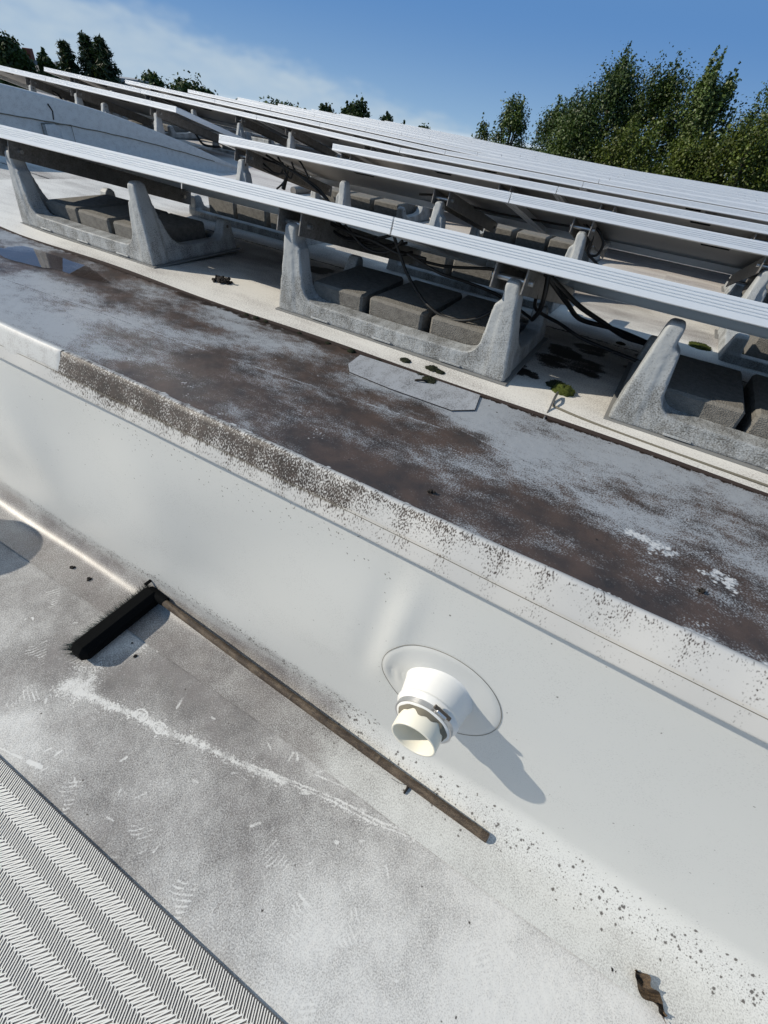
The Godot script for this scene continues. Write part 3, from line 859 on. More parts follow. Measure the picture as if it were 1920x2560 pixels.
	structure("panel_bed_membrane", sheet(180, 41, func(i, j):
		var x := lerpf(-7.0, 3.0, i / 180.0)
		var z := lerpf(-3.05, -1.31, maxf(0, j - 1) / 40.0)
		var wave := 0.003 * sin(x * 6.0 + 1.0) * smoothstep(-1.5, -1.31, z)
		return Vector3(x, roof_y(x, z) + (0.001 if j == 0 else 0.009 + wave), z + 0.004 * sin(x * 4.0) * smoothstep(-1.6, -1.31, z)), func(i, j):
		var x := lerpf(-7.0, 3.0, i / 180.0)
		return Vector2((x - NEAR.position.x) / NEAR.size.x, (lerpf(-3.05, -1.31, maxf(0, j - 1) / 40.0) - NEAR.position.y) / NEAR.size.y)), M.near, "cream roofing sheet below the first panel rows, dirty there with the dirt thickened as painted shade")
	structure("bed_edge", sheet(180, 1, func(i, j):
		var x := lerpf(-7.0, 3.0, i / 180.0)
		var wave := 0.003 * sin(x * 6.0 + 1.0)
		return Vector3(x, roof_y(x, -1.31) + (0.009 + wave if j == 0 else -0.002), -1.31 + 0.004 * sin(x * 4.0) + 0.001 * j), func(i, j): return Vector2(i * 0.2, j)), mat(Color(0.05, 0.035, 0.03), 0.9), "dirty cut edge of the roofing sheet")
	# the building below, so that neither level floats
	var hall := st_new()
	hall.set_smooth_group(-1)
	add_box(hall, Vector3(0.0, -3.1, -9.45), Vector3(24.0, 6.6, 17.4), 0.0)
	hall.generate_normals()
	solo("hall_building", hall.commit(), mat(Color(0.35, 0.33, 0.3), 0.9), "long flat-roofed hall that carries the solar panels", "building")
	var hb := st_new()
	hb.set_smooth_group(-1)
	add_box(hb, Vector3(-4.0, -3.02, 3.2), Vector3(20.0, 6.0, 7.6), 0.0)
	hb.generate_normals()
	solo("annex_building", hb.commit(), mat(Color(0.35, 0.33, 0.3), 0.9), "lower flat-roofed annex in front of the upstand", "building")

# the raised wedge of roof edging to one side of the first rows
func build_wedge() -> void:
	var t := thing("sloping_upstand", "white membrane upstand tapering to nothing beside the panel rows", "wall")
	var tops := [[-1.75, 1.40, -4.62], [-2.0, 1.36, -4.55], [-2.42, 1.295, -4.43], [-2.79, 1.235, -4.36], [-3.2, 1.15, -4.24], [-3.68, 1.01, -4.10], [-4.0, 0.90, -4.03], [-4.2, 0.83, -3.97]]
	var n := tops.size()
	var cur := []
	for a in tops: cur.append(Vector3(a[2], a[1], a[0]))
	var pts := curve(cur, 8)
	var cnt := pts.size() - 1
	var sec := [[0.10, 0.0], [0.03, 0.02], [0.0, 0.06], [0.0, 0.5], [0.004, 0.62], [0.004, 0.9], [-0.01, 0.985], [-0.05, 1.0], [-0.13, 1.0], [-0.17, 0.97], [-0.18, 0.5], [-0.18, 0.0]]
	part("upstand_wall", sheet(cnt, sec.size() - 1, func(i, j):
		var p := pts[i]
		var base := roof_y(p.x, p.z) - 0.004
		var h := maxf(p.y - base, 0.004)
		return Vector3(p.x + sec[j][0] * minf(1.0, h * 4.0), base + h * sec[j][1], p.z), func(i, j): return Vector2(i * 0.1, j * 0.1)), M.membrane, t)
	var cap := st_new()
	cap.set_smooth_group(-1)
	var p0 := pts[0]
	quad(cap, Vector3(p0.x, 0.8, p0.z), Vector3(p0.x, p0.y, p0.z), Vector3(p0.x - 0.18, p0.y, p0.z), Vector3(p0.x - 0.18, 0.8, p0.z))
	cap.generate_normals()
	part("end_face", cap.commit(), M.membrane, t)
	# lapped upper strip, its lower edge a line of dirt
	part("lapped_strip", sheet(cnt, 3, func(i, j):
		var p := pts[i]
		var base := roof_y(p.x, p.z) - 0.004
		var h := maxf(p.y - base, 0.004)
		var f: float = [0.60, 0.605, 0.93, 0.97][j]
		var o: float = [0.003, 0.009, 0.009, 0.006][j]
		return Vector3(p.x + o, base + h * f, p.z), func(i, j): return Vector2(i * 0.1, j * 0.1)), M.membrane, t)
	var seam := PackedVector3Array()
	for p in pts:
		var base := roof_y(p.x, p.z)
		seam.append(Vector3(p.x + 0.010, base + (p.y - base) * 0.597 + rng.randf_range(-0.002, 0.002), p.z))
	part("seam_dirt", tube_mesh(seam.slice(0, seam.size() - 10), 0.004, 0.003, 4), M.mastic, t)
	var a := pts[22]
	var pm := box_mesh(Vector3(0.006, 0.13, 0.20), 0.002)
	var pp := part("square_patch", pm, M.membrane, t, Vector3(a.x + 0.012, 1.02, a.z - 0.02))
	pp.rotation.y = 0.22
	var qo := PackedVector3Array()
	for c in [[0.10, 0.065], [-0.10, 0.065], [-0.10, -0.065], [0.10, -0.065], [0.10, 0.065]]:
		qo.append(Vector3(a.x + 0.016 - c[0] * 0.22, 1.02 + c[1], a.z - 0.02 + c[0]))
	part("patch_edge_dirt", tube_mesh(qo, 0.003, 0.003, 4), M.mastic, t)
	part("split", tube_mesh(PackedVector3Array([Vector3(a.x + 0.012, 1.20, a.z), Vector3(a.x + 0.014, 1.16, a.z - 0.02), Vector3(a.x + 0.013, 1.11, a.z - 0.01)]), 0.005, 0.004, 5), M.debris, t)

# ------------------------------------------------------------------ mounts, blocks, panels
func mount_field(p: Vector3) -> float:
	var ax := absf(p.x)
	var zf := -p.z
	var d1 := poly_sd(Vector2(ax, p.y), front_poly)
	var q := Vector2(d1, absf(zf - 0.038 - 0.012 * (0.3 - p.y)) - 0.020 - 0.014 * clampf(1.0 - p.y / 0.33, 0, 1))
	var front := Vector2(maxf(q.x, 0), maxf(q.y, 0)).length() + minf(maxf(q.x, q.y), 0.0)
	var d2 := poly_sd(Vector2(zf, p.y), side_poly)
	var xo := 0.442 - 0.035 * p.y / 0.28
	var half := 0.015 + 0.014 * clampf(1.0 - p.y / 0.2, 0, 1)
	q = Vector2(d2, absf(ax - xo + half) - half)
	var side := Vector2(maxf(q.x, 0), maxf(q.y, 0)).length() + minf(maxf(q.x, q.y), 0.0)
	var back := sdbox(p, Vector3(0, 0.026, -0.475), Vector3(0.42, 0.02, 0.02))
	var lo := sdbox(p, Vector3(0, 0.006, -0.25), Vector3(0.43, 0.001, 0.24))
	return smin(smin(smin(front, side, 0.012), back, 0.012), lo, 0.006) - 0.004

var front_poly := PackedVector2Array([Vector2(-0.1, 0.006), Vector2(0.444, 0.006), Vector2(0.411, 0.272), Vector2(0.404, 0.284), Vector2(0.386, 0.284), Vector2(0.378, 0.274), Vector2(0.377, 0.235), Vector2(0.371, 0.225), Vector2(0.358, 0.216), Vector2(0.344, 0.10), Vector2(0.334, 0.076), Vector2(0.314, 0.058), Vector2(0.28, 0.053), Vector2(-0.1, 0.050)])
var side_poly := PackedVector2Array([Vector2(0.008, 0.006), Vector2(0.016, 0.272), Vector2(0.026, 0.284), Vector2(0.048, 0.284), Vector2(0.060, 0.272), Vector2(0.074, 0.22), Vector2(0.105, 0.13), Vector2(0.130, 0.085), Vector2(0.160, 0.062), Vector2(0.21, 0.052), Vector2(0.39, 0.050), Vector2(0.42, 0.066), Vector2(0.436, 0.108), Vector2(0.448, 0.120), Vector2(0.468, 0.120), Vector2(0.480, 0.108), Vector2(0.496, 0.006)])

var mount0: Node3D
var block0: Node3D
var beam0: Node3D
var panel0: Node3D

func cyl(r: float, h: float, sides := 16) -> CylinderMesh:
	var c := CylinderMesh.new()
	c.top_radius = r
	c.bottom_radius = r
	c.height = h
	c.radial_segments = sides
	c.rings = 1
	return c

func make_mount() -> Node3D:
	var t := Node3D.new()
	t.name = "panel_mount"
	part("frame", nets(mount_field, Vector3(-0.468, -0.006, -0.515), Vector3(0.468, 0.31, 0.012), 0.0082), M.mount, t)
	part("foot_pad", box_mesh(Vector3(0.918, 0.006, 0.515), 0.001, Vector3(0, -0.0005, -0.252)), mat(Color(0.20, 0.20, 0.195), 0.9), t)
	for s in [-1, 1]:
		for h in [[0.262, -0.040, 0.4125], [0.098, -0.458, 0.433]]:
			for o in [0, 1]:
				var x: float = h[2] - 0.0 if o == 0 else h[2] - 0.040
				var b := part("hole_disc", cyl(0.0075, 0.003, 12), M.hole_shade, t, Vector3(s * x, h[0], h[1]))  # dark disc stands in for the shade of an open bolt hole
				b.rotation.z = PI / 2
	for k in 3:
		part("slot_lip", box_mesh(Vector3(0.075, 0.006, 0.005), 0.001), M.mount, t, Vector3(-0.26 + 0.26 * k, 0.010, -0.0005))  # drain slot of the bar, drawn as a raised box in mount grey
	t.set_meta("category", "mount")
	return t

func make_block() -> Node3D:
	var o := MeshInstance3D.new()
	o.name = "ballast_block"
	var st := st_new()
	st.set_smooth_group(-1)
	add_box(st, Vector3(0, 0.053, 0), Vector3(0.215, 0.106, 0.33), 0.008)
	st.generate_normals()
	o.mesh = st.commit()
	o.material_override = M.block
	o.set_meta("category", "concrete block")
	return o

func make_beam() -> Node3D:
	# an upturned channel, bolted over a tall post and running down under the panel
	var t := Node3D.new()
	t.name = "support_beam"
	var st := st_new()
	st.set_smooth_group(-1)
	var w := 0.096
	var h := 0.070
	var L := 0.985
	add_box(st, Vector3(0, -0.0025, -L / 2), Vector3(w, 0.005, L), 0.001)
	for s in [-1, 1]:
		add_box(st, Vector3(s * (w / 2 - 0.0025), -h / 2 - 0.0025, -L / 2), Vector3(0.005, h - 0.005, L), 0.001)
	st.generate_normals()
	part("channel", st.commit(), M.channel, t)
	for z in [-0.045, -0.93]:
		var b := part("bolt", cyl(0.009, 0.122, 6), M.zinc, t, Vector3(0, -0.036, z))
		b.rotation.z = PI / 2
	t.set_meta("category", "beam")
	return t

func make_panel() -> Node3D:
	# origin at the near end of the high edge, on its top; the panel runs towards local -z
	var t := Node3D.new()
	t.name = "solar_panel"
	var L := PANEL - 0.005
	var o := []
	var H := 0.046
	var gy := [0.20, 0.35, 0.50, 0.64]
	o.append(Vector2(-0.0015, 0.0))
	o.append(Vector2(0.0, -0.0015))
	for g in gy:
		var y: float = -H * g
		o.append(Vector2(0.0, y + 0.0016)); o.append(Vector2(-0.0028, y + 0.0011)); o.append(Vector2(-0.0028, y - 0.0011)); o.append(Vector2(0.0, y - 0.0016))
	o.append_array([Vector2(0.0, -H + 0.0015), Vector2(-0.0015, -H), Vector2(-0.030, -H), Vector2(-0.030, -H + 0.0025), Vector2(-0.0035, -H + 0.0025), Vector2(-0.0035, -0.009), Vector2(-0.011, -0.009), Vector2(-0.011, 0.0)])
	part("high_rail", prism_x(o, 0.0, L), M.rail, t)
	var low := []
	for p in o: low.append(Vector2(-DEPTH - p.x, p.y))
	low.reverse()
	part("low_rail", prism_x(low, 0.0, L), M.rail, t)
	for s in [0, 1]:
		var st := st_new()
		st.set_smooth_group(-1)
		var x0: float = 0.0 if s == 0 else L - 0.0025
		add_box(st, Vector3(x0 + 0.00125, -H / 2 - 0.0002, -DEPTH / 2), Vector3(0.0025, H - 0.0012, DEPTH - 0.072), 0.0003)
		add_box(st, Vector3((0.015 if s == 0 else L - 0.015), -H + 0.0016, -DEPTH / 2), Vector3(0.0248, 0.002, DEPTH - 0.072), 0.0003)
		add_box(st, Vector3(x0 + 0.00125, -H / 2 - 0.0002, -0.021), Vector3(0.0021, H - 0.006, 0.03), 0.0003)
		add_box(st, Vector3(x0 + 0.00125, -H / 2 - 0.0002, -DEPTH + 0.021), Vector3(0.0021, H - 0.006, 0.03), 0.0003)
		st.generate_normals()
		part("side_rail", st.commit(), M.rail, t)
	part("glass", box_mesh(Vector3(L - 0.006, 0.004, DEPTH - 0.023), 0.0005, Vector3(L / 2, -0.0032, -DEPTH / 2)), M.cells, t)
	part("back_sheet", box_mesh(Vector3(L - 0.006, 0.002, DEPTH - 0.023), 0.0002, Vector3(L / 2, -0.0068, -DEPTH / 2)), M.backsheet, t)
	part("junction_box", box_mesh(Vector3(0.13, 0.022, 0.10), 0.004, Vector3(L * 0.5, -0.019, -0.16)), M.plastic, t)
	t.set_meta("category", "solar panel")
	return t

const NTH := ["", "first", "second", "third", "fourth", "fifth", "sixth", "seventh", "eighth", "ninth", "tenth", "eleventh", "twelfth"]

func row_z(n: int) -> float:
	return -1.40 - PITCH * (n - 1)

func row_top(n: int, x: float) -> float:
	return roof_y(x, row_z(n)) + (0.39 if n != 2 else 0.402)

func put(proto: Node3D, called: String, label: String, group: String) -> Node3D:
	var c: Node3D = proto.duplicate()
	c.name = numbered(called)
	add_child(c)
	c.set_meta("label", label)
	c.set_meta("group", group)
	return c

func add_panel(n: int, x: float, label: String) -> void:
	var p := put(panel0, "solar_panel", label, "solar panels in rows on the upper roof")
	var a := Vector3(x, row_top(n, x), row_z(n))
	var b := Vector3(x + PANEL, row_top(n, x + PANEL), row_z(n))
	var ex := (b - a).normalized()
	var down := Vector3(0, -sin(deg_to_rad(TILT)), -cos(deg_to_rad(TILT)))
	var ez := -(down - ex * down.dot(ex)).normalized()
	p.transform = Transform3D(Basis(ex, ez.cross(ex), ez), a)

func add_mount(n: int, x: float, label: String, first := false) -> void:
	var m := put(mount0, "panel_mount", label, "grey moulded panel mounts")
	var z := row_z(n) - 0.012 if first else row_z(n) - 0.075
	var y := roof_y(x, z) + (0.012 if z > -3.0 else 0.002)
	m.position = Vector3(x, y, z)
	m.rotation.y = 0.0 if first else PI
	if not first:
		m.rotation.x = 0.0

func add_blocks(n: int, x: float, label: String, first := false, seed_ := 0) -> void:
	var r := RandomNumberGenerator.new()
	r.seed = 77 + seed_
	for k in 3:
		var b := put(block0, "ballast_block", label, "concrete ballast blocks in the panel mounts")
		var bz := row_z(n) - 0.012 - 0.245 if first else row_z(n) - 0.075 + 0.255
		var bx := x + (k - 1) * 0.242 + r.randf_range(-0.006, 0.006)
		b.position = Vector3(bx, roof_y(bx, bz) + (0.0225 if bz > -3.0 else 0.0125), bz + r.randf_range(-0.01, 0.01))
		b.rotation.y = r.randf_range(-0.04, 0.04)

func add_beam(n: int, x: float, label: String) -> void:
	var b := put(beam0, "support_beam", label, "channel beams under the panels")
	b.set_meta("kind", "thing")
	b.position = Vector3(x, row_top(n, x) - 0.047 * cos(deg_to_rad(TILT)) - 0.0005, row_z(n) - 0.004 - 0.047 * sin(deg_to_rad(TILT)))
	b.rotation.x = -deg_to_rad(TILT)

func build_array() -> void:
	mount0 = make_mount()
	block0 = make_block()
	beam0 = make_beam()
	panel0 = make_panel()
	var seam := func(n: int) -> float: return -0.745 - 0.0875 * (n - 1)
	# panels
	for k in [-1, 0]:
		add_panel(1, seam.call(1) + k * PANEL, "silver-framed solar panel of the first row, beside the walkway")
	for k in [-1, 0]:
		add_panel(2, seam.call(2) + k * PANEL, "silver-framed solar panel of the second row back from the walkway")
	for k in [-1, 0]:
		add_panel(3, seam.call(3) + k * PANEL, "silver-framed solar panel of the third row back from the walkway")
	for x in [-6.66, -8.62]:
		add_panel(3, x, "silver-framed solar panel behind the tapering white upstand")
	for n in range(4, 13):
		for k in range(-4, 2 if n > 6 else 1):
			add_panel(n, seam.call(n) + k * PANEL, "silver-framed solar panel of the %s row back from the walkway" % NTH[n])
	# mounts: those of the first row stand the other way round
	for a in [[-2.315, "beside the tapering upstand"], [-0.755, "between two bare strips of sheet"], [0.467, "beside the cushion of moss"]]:
		add_mount(1, a[0], "grey moulded mount of the first row %s, blocks inside" % a[1], true)
		add_blocks(1, a[0], "concrete block lying in the first-row mount %s" % a[1], true, int(a[0] * 10))
	for a in [[2, [-2.25, -0.835, 0.77]], [3, [-2.37, -0.93, 0.82]], [3, [-6.63, -5.43]], [4, [-7.9, -6.4, -4.85, -3.0, -1.2, 0.5]]]:
		for x in a[1]:
			var side: String = " behind the tapering white upstand" if a[0] == 3 and x < -4.0 else ""
			add_mount(a[0], x, "grey moulded mount under the %s panel row%s" % [NTH[a[0]], side])
			add_blocks(a[0], x, "concrete block lying in a mount below the %s panel row%s" % [NTH[a[0]], side], false, int(x * 10) + a[0])
	for n in range(5, 13):
		for k in range(-4, 2 if n > 6 else 1):
			add_mount(n, seam.call(n) + (k + 0.5) * PANEL, "grey moulded mount under the high edge of the %s panel row" % NTH[n])
	# low edge of the last row stands on mounts as well
	# beams over the posts in use
	for x in [-2.315 - 0.383, -0.755 - 0.383, -0.755 + 0.383, 0.467 + 0.383]:
		add_beam(1, x, "steel channel beam under the panels of the first row")
	for x in [-2.25 - 0.383, -0.835 - 0.383, -0.835 + 0.383, 0.77 - 0.383]:
		add_beam(2, x, "steel channel beam under the panels of the second row")
	for x in [-2.37 - 0.383, -0.93 - 0.383, -0.93 + 0.383, 0.82 - 0.383]:
		add_beam(3, x, "steel channel beam under the panels of the third row")
	for x in [-6.63 - 0.383, -6.63 + 0.383, -5.43 + 0.383]:
		add_beam(3, x, "steel channel beam behind the tapering white upstand")
	for x in [-7.9 - 0.383, -6.4 - 0.383, -4.85 - 0.383, -4.85 + 0.383, -3.0 - 0.383, -1.2 - 0.383, 0.5 - 0.383]:
		add_beam(4, x, "steel channel beam under the panels of the fourth row")
	for n in range(5, 13):
		for k in range(-4, 2 if n > 6 else 1):
			add_beam(n, seam.call(n) + (k + 0.5) * PANEL - 0.383, "steel channel beam under the panels of the %s row" % NTH[n])
	for o in [mount0, block0, beam0, panel0]:
		o.free()

# ------------------------------------------------------------------ small things
func build_pipe() -> void:
	var t := thing("overflow_pipe", "white plastic overflow pipe with round flange and steel hose clamp in the upstand", "pipe", Vector3(-0.072, 0.435, -0.62))
	# flange: a soft disc of membrane, slightly rippled
	part("flange", sheet(64, 14, func(i, j):
		var a = TAU * i / 64.0
		var r := lerpf(0.154, 0.05, j / 14.0)
		var b := bulge(-0.072 + r * cos(a), 0.431 + r * sin(a))
		var rip := 0.0022 * sin(a * 3.0 + 1.0) * sin(j / 14.0 * PI) + 0.0025 * exp(-pow((a - 3.4) / 0.25, 2.0)) * sin(j * 1.4)
		var h := 0.0006 if j == 0 else 0.0028
		return Vector3(r * cos(a), r * sin(a), h + b + rip * (0.0 if j < 2 else 1.0)), func(i, j): return Vector2(i / 64.0, j / 14.0)), M.flange, t)
	var edge := PackedVector3Array()
	for k in 97:
		var a := TAU * k / 96.0
		edge.append(Vector3(0.1555 * cos(a), 0.1555 * sin(a), 0.0012 + bulge(-0.072 + 0.155 * cos(a), 0.431 + 0.155 * sin(a))))
	part("flange_edge_dirt", tube_mesh(edge, 0.0006, 0.0006, 4), M.mastic, t)
	part("sleeve", lathe_z([Vector2(0.098, 0.002), Vector2(0.090, 0.007), Vector2(0.086, 0.014), Vector2(0.083, 0.03), Vector2(0.0765, 0.066), Vector2(0.0765, 0.069), Vector2(0.0785, 0.071), Vector2(0.0785, 0.075), Vector2(0.0735, 0.078), Vector2(0.069, 0.096), Vector2(0.066, 0.1), Vector2(0.058, 0.101)], 56), M.pvc_white, t)
	part("pipe_end", lathe_z([Vector2(0.0555, 0.07), Vector2(0.0555, 0.144), Vector2(0.0545, 0.146), Vector2(0.0505, 0.146), Vector2(0.0495, 0.144), Vector2(0.0495, -0.10)], 56), M.pvc, t)
	part("mastic_bead", sheet(56, 4, func(i, j):
		var a = TAU * i / 56.0
		var z = 0.100 + 0.010 * (j / 4.0) + 0.004 * sin(a * 5.0) * (j / 4.0) + 0.003 * sin(a * 11.0 + 1.0) * (j / 4.0)
		var r = 0.0562 + 0.006 * (1.0 - j / 4.0) + 0.0008 * sin(a * 9.0)
		return Vector3(r * cos(a), r * sin(a), z), func(i, j): return Vector2(i / 56.0, j / 4.0)), M.mastic, t)
	var cl := part("hose_clamp", lathe_z([Vector2(0.066, 0.086), Vector2(0.0715, 0.086), Vector2(0.0715, 0.098), Vector2(0.066, 0.098)], 56, false), M.zinc, t)
	var a0 := 1.15
	var sc := part("screw_housing", box_mesh(Vector3(0.030, 0.012, 0.014), 0.003), M.zinc, cl, Vector3(0.078 * cos(a0), 0.078 * sin(a0), 0.092))
	sc.rotation.z = a0 - PI / 2
	var sw := part("clamp_screw", cyl(0.005, 0.044, 10), mat(Color(0.12, 0.1, 0.08), 0.5, 0.7), cl, Vector3(0.081 * cos(a0), 0.081 * sin(a0), 0.092))
	sw.rotation.z = a0

func build_broom() -> void:
	var t := thing("broom", "black broom head with green bristles and weathered wooden handle at the upstand foot", "broom", Vector3(-1.16, 0, -0.45))
	var st := st_new()
	st.set_smooth_group(-1)
	add_box(st, Vector3(0, 0.039, 0.0), Vector3(0.074, 0.066, 0.315), 0.018)
	st.generate_normals()
	var head := part("head", st.commit(), M.plastic, t)
	part("socket", tube_mesh(PackedVector3Array([Vector3(-0.012, 0.05, -0.142), Vector3(0.07, 0.047, -0.142)]), 0.022, 0.017, 12), M.plastic, head)
	part("bracket", box_mesh(Vector3(0.012, 0.006, 0.07), 0.001, Vector3(-0.03, 0.075, -0.178)), M.plastic, head)
	var hs := Vector3(-0.01, 0.050, -0.142)
	var he := Vector3(1.355, 0.0145, -0.09)
	part("handle", tube_mesh(curve([hs, hs.lerp(he, 0.33) + Vector3(0, 0.002, 0.004), hs.lerp(he, 0.66) + Vector3(0, -0.002, 0.002), he], 8), 0.0125, 0.0130, 16), M.wood, t)
	# bristles: tufts that splay out to one side
	var b := st_new()
	b.set_smooth_group(-1)
	rng.seed = 9
	for r in 6:
		for k in 64:
			var z := -0.148 + 0.296 * k / 63.0
			var root := Vector3(-0.02, 0.012 + 0.008 * r, z)
			var end := z * (0.10 + 0.10 * rng.randf())
			for q in 3:
				var tip := root + Vector3(-0.032 - 0.016 * rng.randf(), rng.randf_range(-0.008, 0.010) - (0.010 if r < 2 else 0.0), end + rng.randf_range(-0.010, 0.014))
				tip.y = maxf(tip.y, 0.003)
				var o := Vector3(rng.randfn(0, 0.002), rng.randfn(0, 0.002), rng.randfn(0, 0.002))
				var w := Vector3(0, 0.0008, 0.0012)
				tri(b, root + o - w, root + o + w, tip + o)
				tri(b, root + o - w, tip + o, root + o + Vector3(0, -0.0012, 0.0008))
	b.generate_normals()
	part("bristles", b.commit(), M.bristle, t)

func build_mat() -> void:
	var t := thing("walkway_mat", "grey-white rubber walkway mat with raised herringbone ribs", "mat", Vector3(0, 0, 0))
	part("backing", box_mesh(Vector3(3.3, 0.004, 0.62), 0.0005, Vector3(-0.65, 0.006, 0.008 + 0.31)), M.mat_base, t)
	var st := st_new()
	st.set_smooth_group(-1)
	var band := 0.0345
	var pitch := 0.0066
	for j in 18:
		var z0 := 0.010 + j * band
		var up := j % 2 == 0
		var dx := 0.014 if up else -0.032
		for k in int(3.2 / pitch):
			var x0 := -2.25 + k * pitch
			var ext := 0.003 if k % 2 == 0 else -0.001
			var a := Vector3(x0 - dx * 0.5, 0.008, z0 - (ext if j > 0 else 0.0))
			var b := Vector3(x0 + dx * 0.5, 0.008, z0 + band + ext * 0.8)
			var d := (b - a).normalized()
			var n := Vector3(-d.z, 0, d.x) * (0.00135 if up else 0.0018)
			var h := Vector3(0, 0.0019, 0)
			var tn := n * 0.85
			_q(st, a - tn + h, a + tn + h, b + tn + h, b - tn + h, Vector3.UP)
			_q(st, a - n, b - n, b - tn + h, a - tn + h, -n)
			_q(st, a + n, b + n, b + tn + h, a + tn + h, n)
			_t(st, a - n, a + n, a + h, -d)
			_t(st, b - n, b + n, b + h, d)
	st.generate_normals()
	var r := part("herringbone_ribs", st.commit(), M.mat_top, t)
	r.set_meta("kind", "stuff")

func cable(pts: Array, r: float, label: String) -> void:
	solo("cable", tube_mesh(curve(pts, 10), r, r, 7), M.black, label, "cable", Vector3.ZERO, "black cables under the panels")

func build_cables() -> void:
	var z := -1.58
	var l1 := "black cable hanging in the tangle below the first panel row"
	cable([at_z(690, 470, z), at_z(750, 500, z), at_z(810, 522, z), at_z(862, 548, z), at_z(890, 545, z - 0.05)], 0.006, l1)
	cable([at_z(700, 476, z - 0.03), at_z(740, 512, z - 0.03), at_z(800, 520, z - 0.03), at_z(850, 540, z - 0.03), at_z(920, 560, z - 0.03)], 0.006, l1)
	cable([at_z(720, 470, z - 0.06), at_z(780, 525, z - 0.06), at_z(840, 530, z - 0.06), at_z(880, 525, z - 0.1)], 0.005, l1)
	cable([at_z(745, 486, z), at_z(790, 535, z), at_z(835, 545, z), at_z(870, 520, z)], 0.005, l1)
	cable([at_z(712, 480, z - 0.02), at_z(722, 500, z - 0.02), at_z(760, 520, z - 0.02), at_z(830, 512, z - 0.02), at_z(860, 500, z - 0.05)], 0.005, l1)
	cable([at_z(848, 500, z), at_z(866, 556, z), at_z(885, 602, z), at_z(920, 655, -1.53), at_z(960, 685, -1.52), at_z(1010, 692, -1.52), at_z(1062, 672, -1.55), at_z(1110, 620, -1.6)], 0.0055, "long black cable looping down over the concrete blocks")
	cable([at_z(880, 548, z), at_z(950, 590, z), at_z(1010, 610, z - 0.05), at_z(1080, 640, z - 0.1), at_z(1150, 690, z - 0.2)], 0.005, l1)
	cable([at_z(900, 560, -1.7), at_z(960, 575, -1.7), at_z(1040, 580, -1.7), at_z(1110, 585, -1.65)], 0.005, l1)
	var z2 := -1.75
	var l2 := "black cable running from the post past the moss cushion"
	cable([at_z(1180, 588, -1.6), at_z(1205, 615, -1.62), at_z(1250, 660, -1.7), at_z(1300, 695, -1.8), at_z(1350, 728, -1.9), at_z(1400, 745, -1.95), at_z(1500, 790, -1.95), at_z(1659, 880, -1.9)], 0.008, l2)
	cable([at_z(1178, 590, -1.6), at_z(1198, 618, -1.62), at_z(1225, 655, -1.7), at_z(1255, 690, -1.8), at_z(1330, 712, -1.95), at_z(1420, 750, -2.0), at_z(1600, 835, -2.0)], 0.008, l2)
	cable([at_z(1165, 590, -1.6), at_z(1158, 640, -1.62), at_z(1160, 670, -1.68), at_z(1210, 700, -1.8), at_z(1265, 735, -1.85), at_z(1390, 785, -1.8)], 0.006, l2)
	cable([at_z(1185, 592, -1.6), at_z(1176, 640, -1.6), at_z(1165, 672, -1.65), at_z(1150, 690, -1.75)], 0.008, l2)
	# second row
	var y := -2.95
	var l3 := "thin black cable trailing below the second panel row"
	cable([at_z(550, 345, y), at_z(570, 365, y), at_z(600, 378, y), at_z(612, 362, y), at_z(600, 340, y)], 0.006, l3)
	cable([at_z(555, 340, y), at_z(590, 372, y), at_z(617, 378, y), at_z(612, 395, y), at_z(598, 408, y)], 0.006, l3)
	cable([at_z(560, 338, y), at_z(620, 365, y), at_z(660, 390, y), at_z(700, 425, y), at_z(715, 440, y)], 0.007, l3)
	cable([at_z(575, 335, y), at_z(640, 375, y), at_z(680, 400, y), at_z(708, 430, y)], 0.007, l3)
	cable([at_z(630, 350, y), at_z(640, 372, y), at_z(665, 385, y), at_z(655, 360, y), at_z(645, 345, y)], 0.006, l3)
	cable([at_z(610, 350, y), at_z(616, 372, y), at_z(628, 385, y), at_z(634, 365, y)], 0.006, l3)
	cable([at_z(905, 420, y), at_z(960, 425, y - 0.1), at_z(1050, 455, y - 0.3), at_z(1180, 480, y - 0.3), at_z(1250, 492, y)], 0.006, l3)
	cable([at_z(1265, 478, y), at_z(1290, 495, y), at_z(1303, 525, y), at_z(1290, 550, y), at_z(1272, 552, y)], 0.007, l3)
	cable([at_z(1262, 482, y), at_z(1280, 510, y), at_z(1270, 545, y), at_z(1285, 565, y), at_z(1305, 590, y)], 0.007, l3)
	cable([at_z(100, 190, -4.4), at_z(125, 205, -4.4), at_z(145, 228, -4.4), at_z(175, 240, -4.4)], 0.012, "black cable hanging behind the tapering white upstand")
	cable([at_z(400, 262, -4.8), at_z(420, 285, -4.8), at_z(440, 312, -4.8), at_z(475, 318, -4.8)], 0.012, "black cable hanging behind the tapering white upstand")
	# plug hanging from the second row
	var p := thing("cable_plug", "black cable plug dangling below the second panel row", "plug")
	part("lead", tube_mesh(curve([at_z(622, 358, y), at_z(622, 370, y), at_z(620, 383, y)], 6), 0.005, 0.005, 6), M.black, p)
	part("plug_body", tube_mesh(PackedVector3Array([at_z(620, 381, y), at_z(616, 393, y), at_z(612, 408, y)]), 0.010, 0.014, 8), M.black, p)
	# conduits
	var c1 := solo("conduit_pipe", tube_mesh(PackedVector3Array([at_z(1188, 618, -2.05), at_z(1252, 585, -2.45)]), 0.022, 0.022, 16), M.pvc_white, "short white plastic conduit lying behind the first-row mount", "conduit")
	solo("conduit_pipe", tube_mesh(PackedVector3Array([at_z(1285, 540, -3.4), at_z(1312, 527, -3.75)]), 0.022, 0.022, 16), M.pvc_white, "short white plastic conduit lying behind the second-row mount", "conduit")
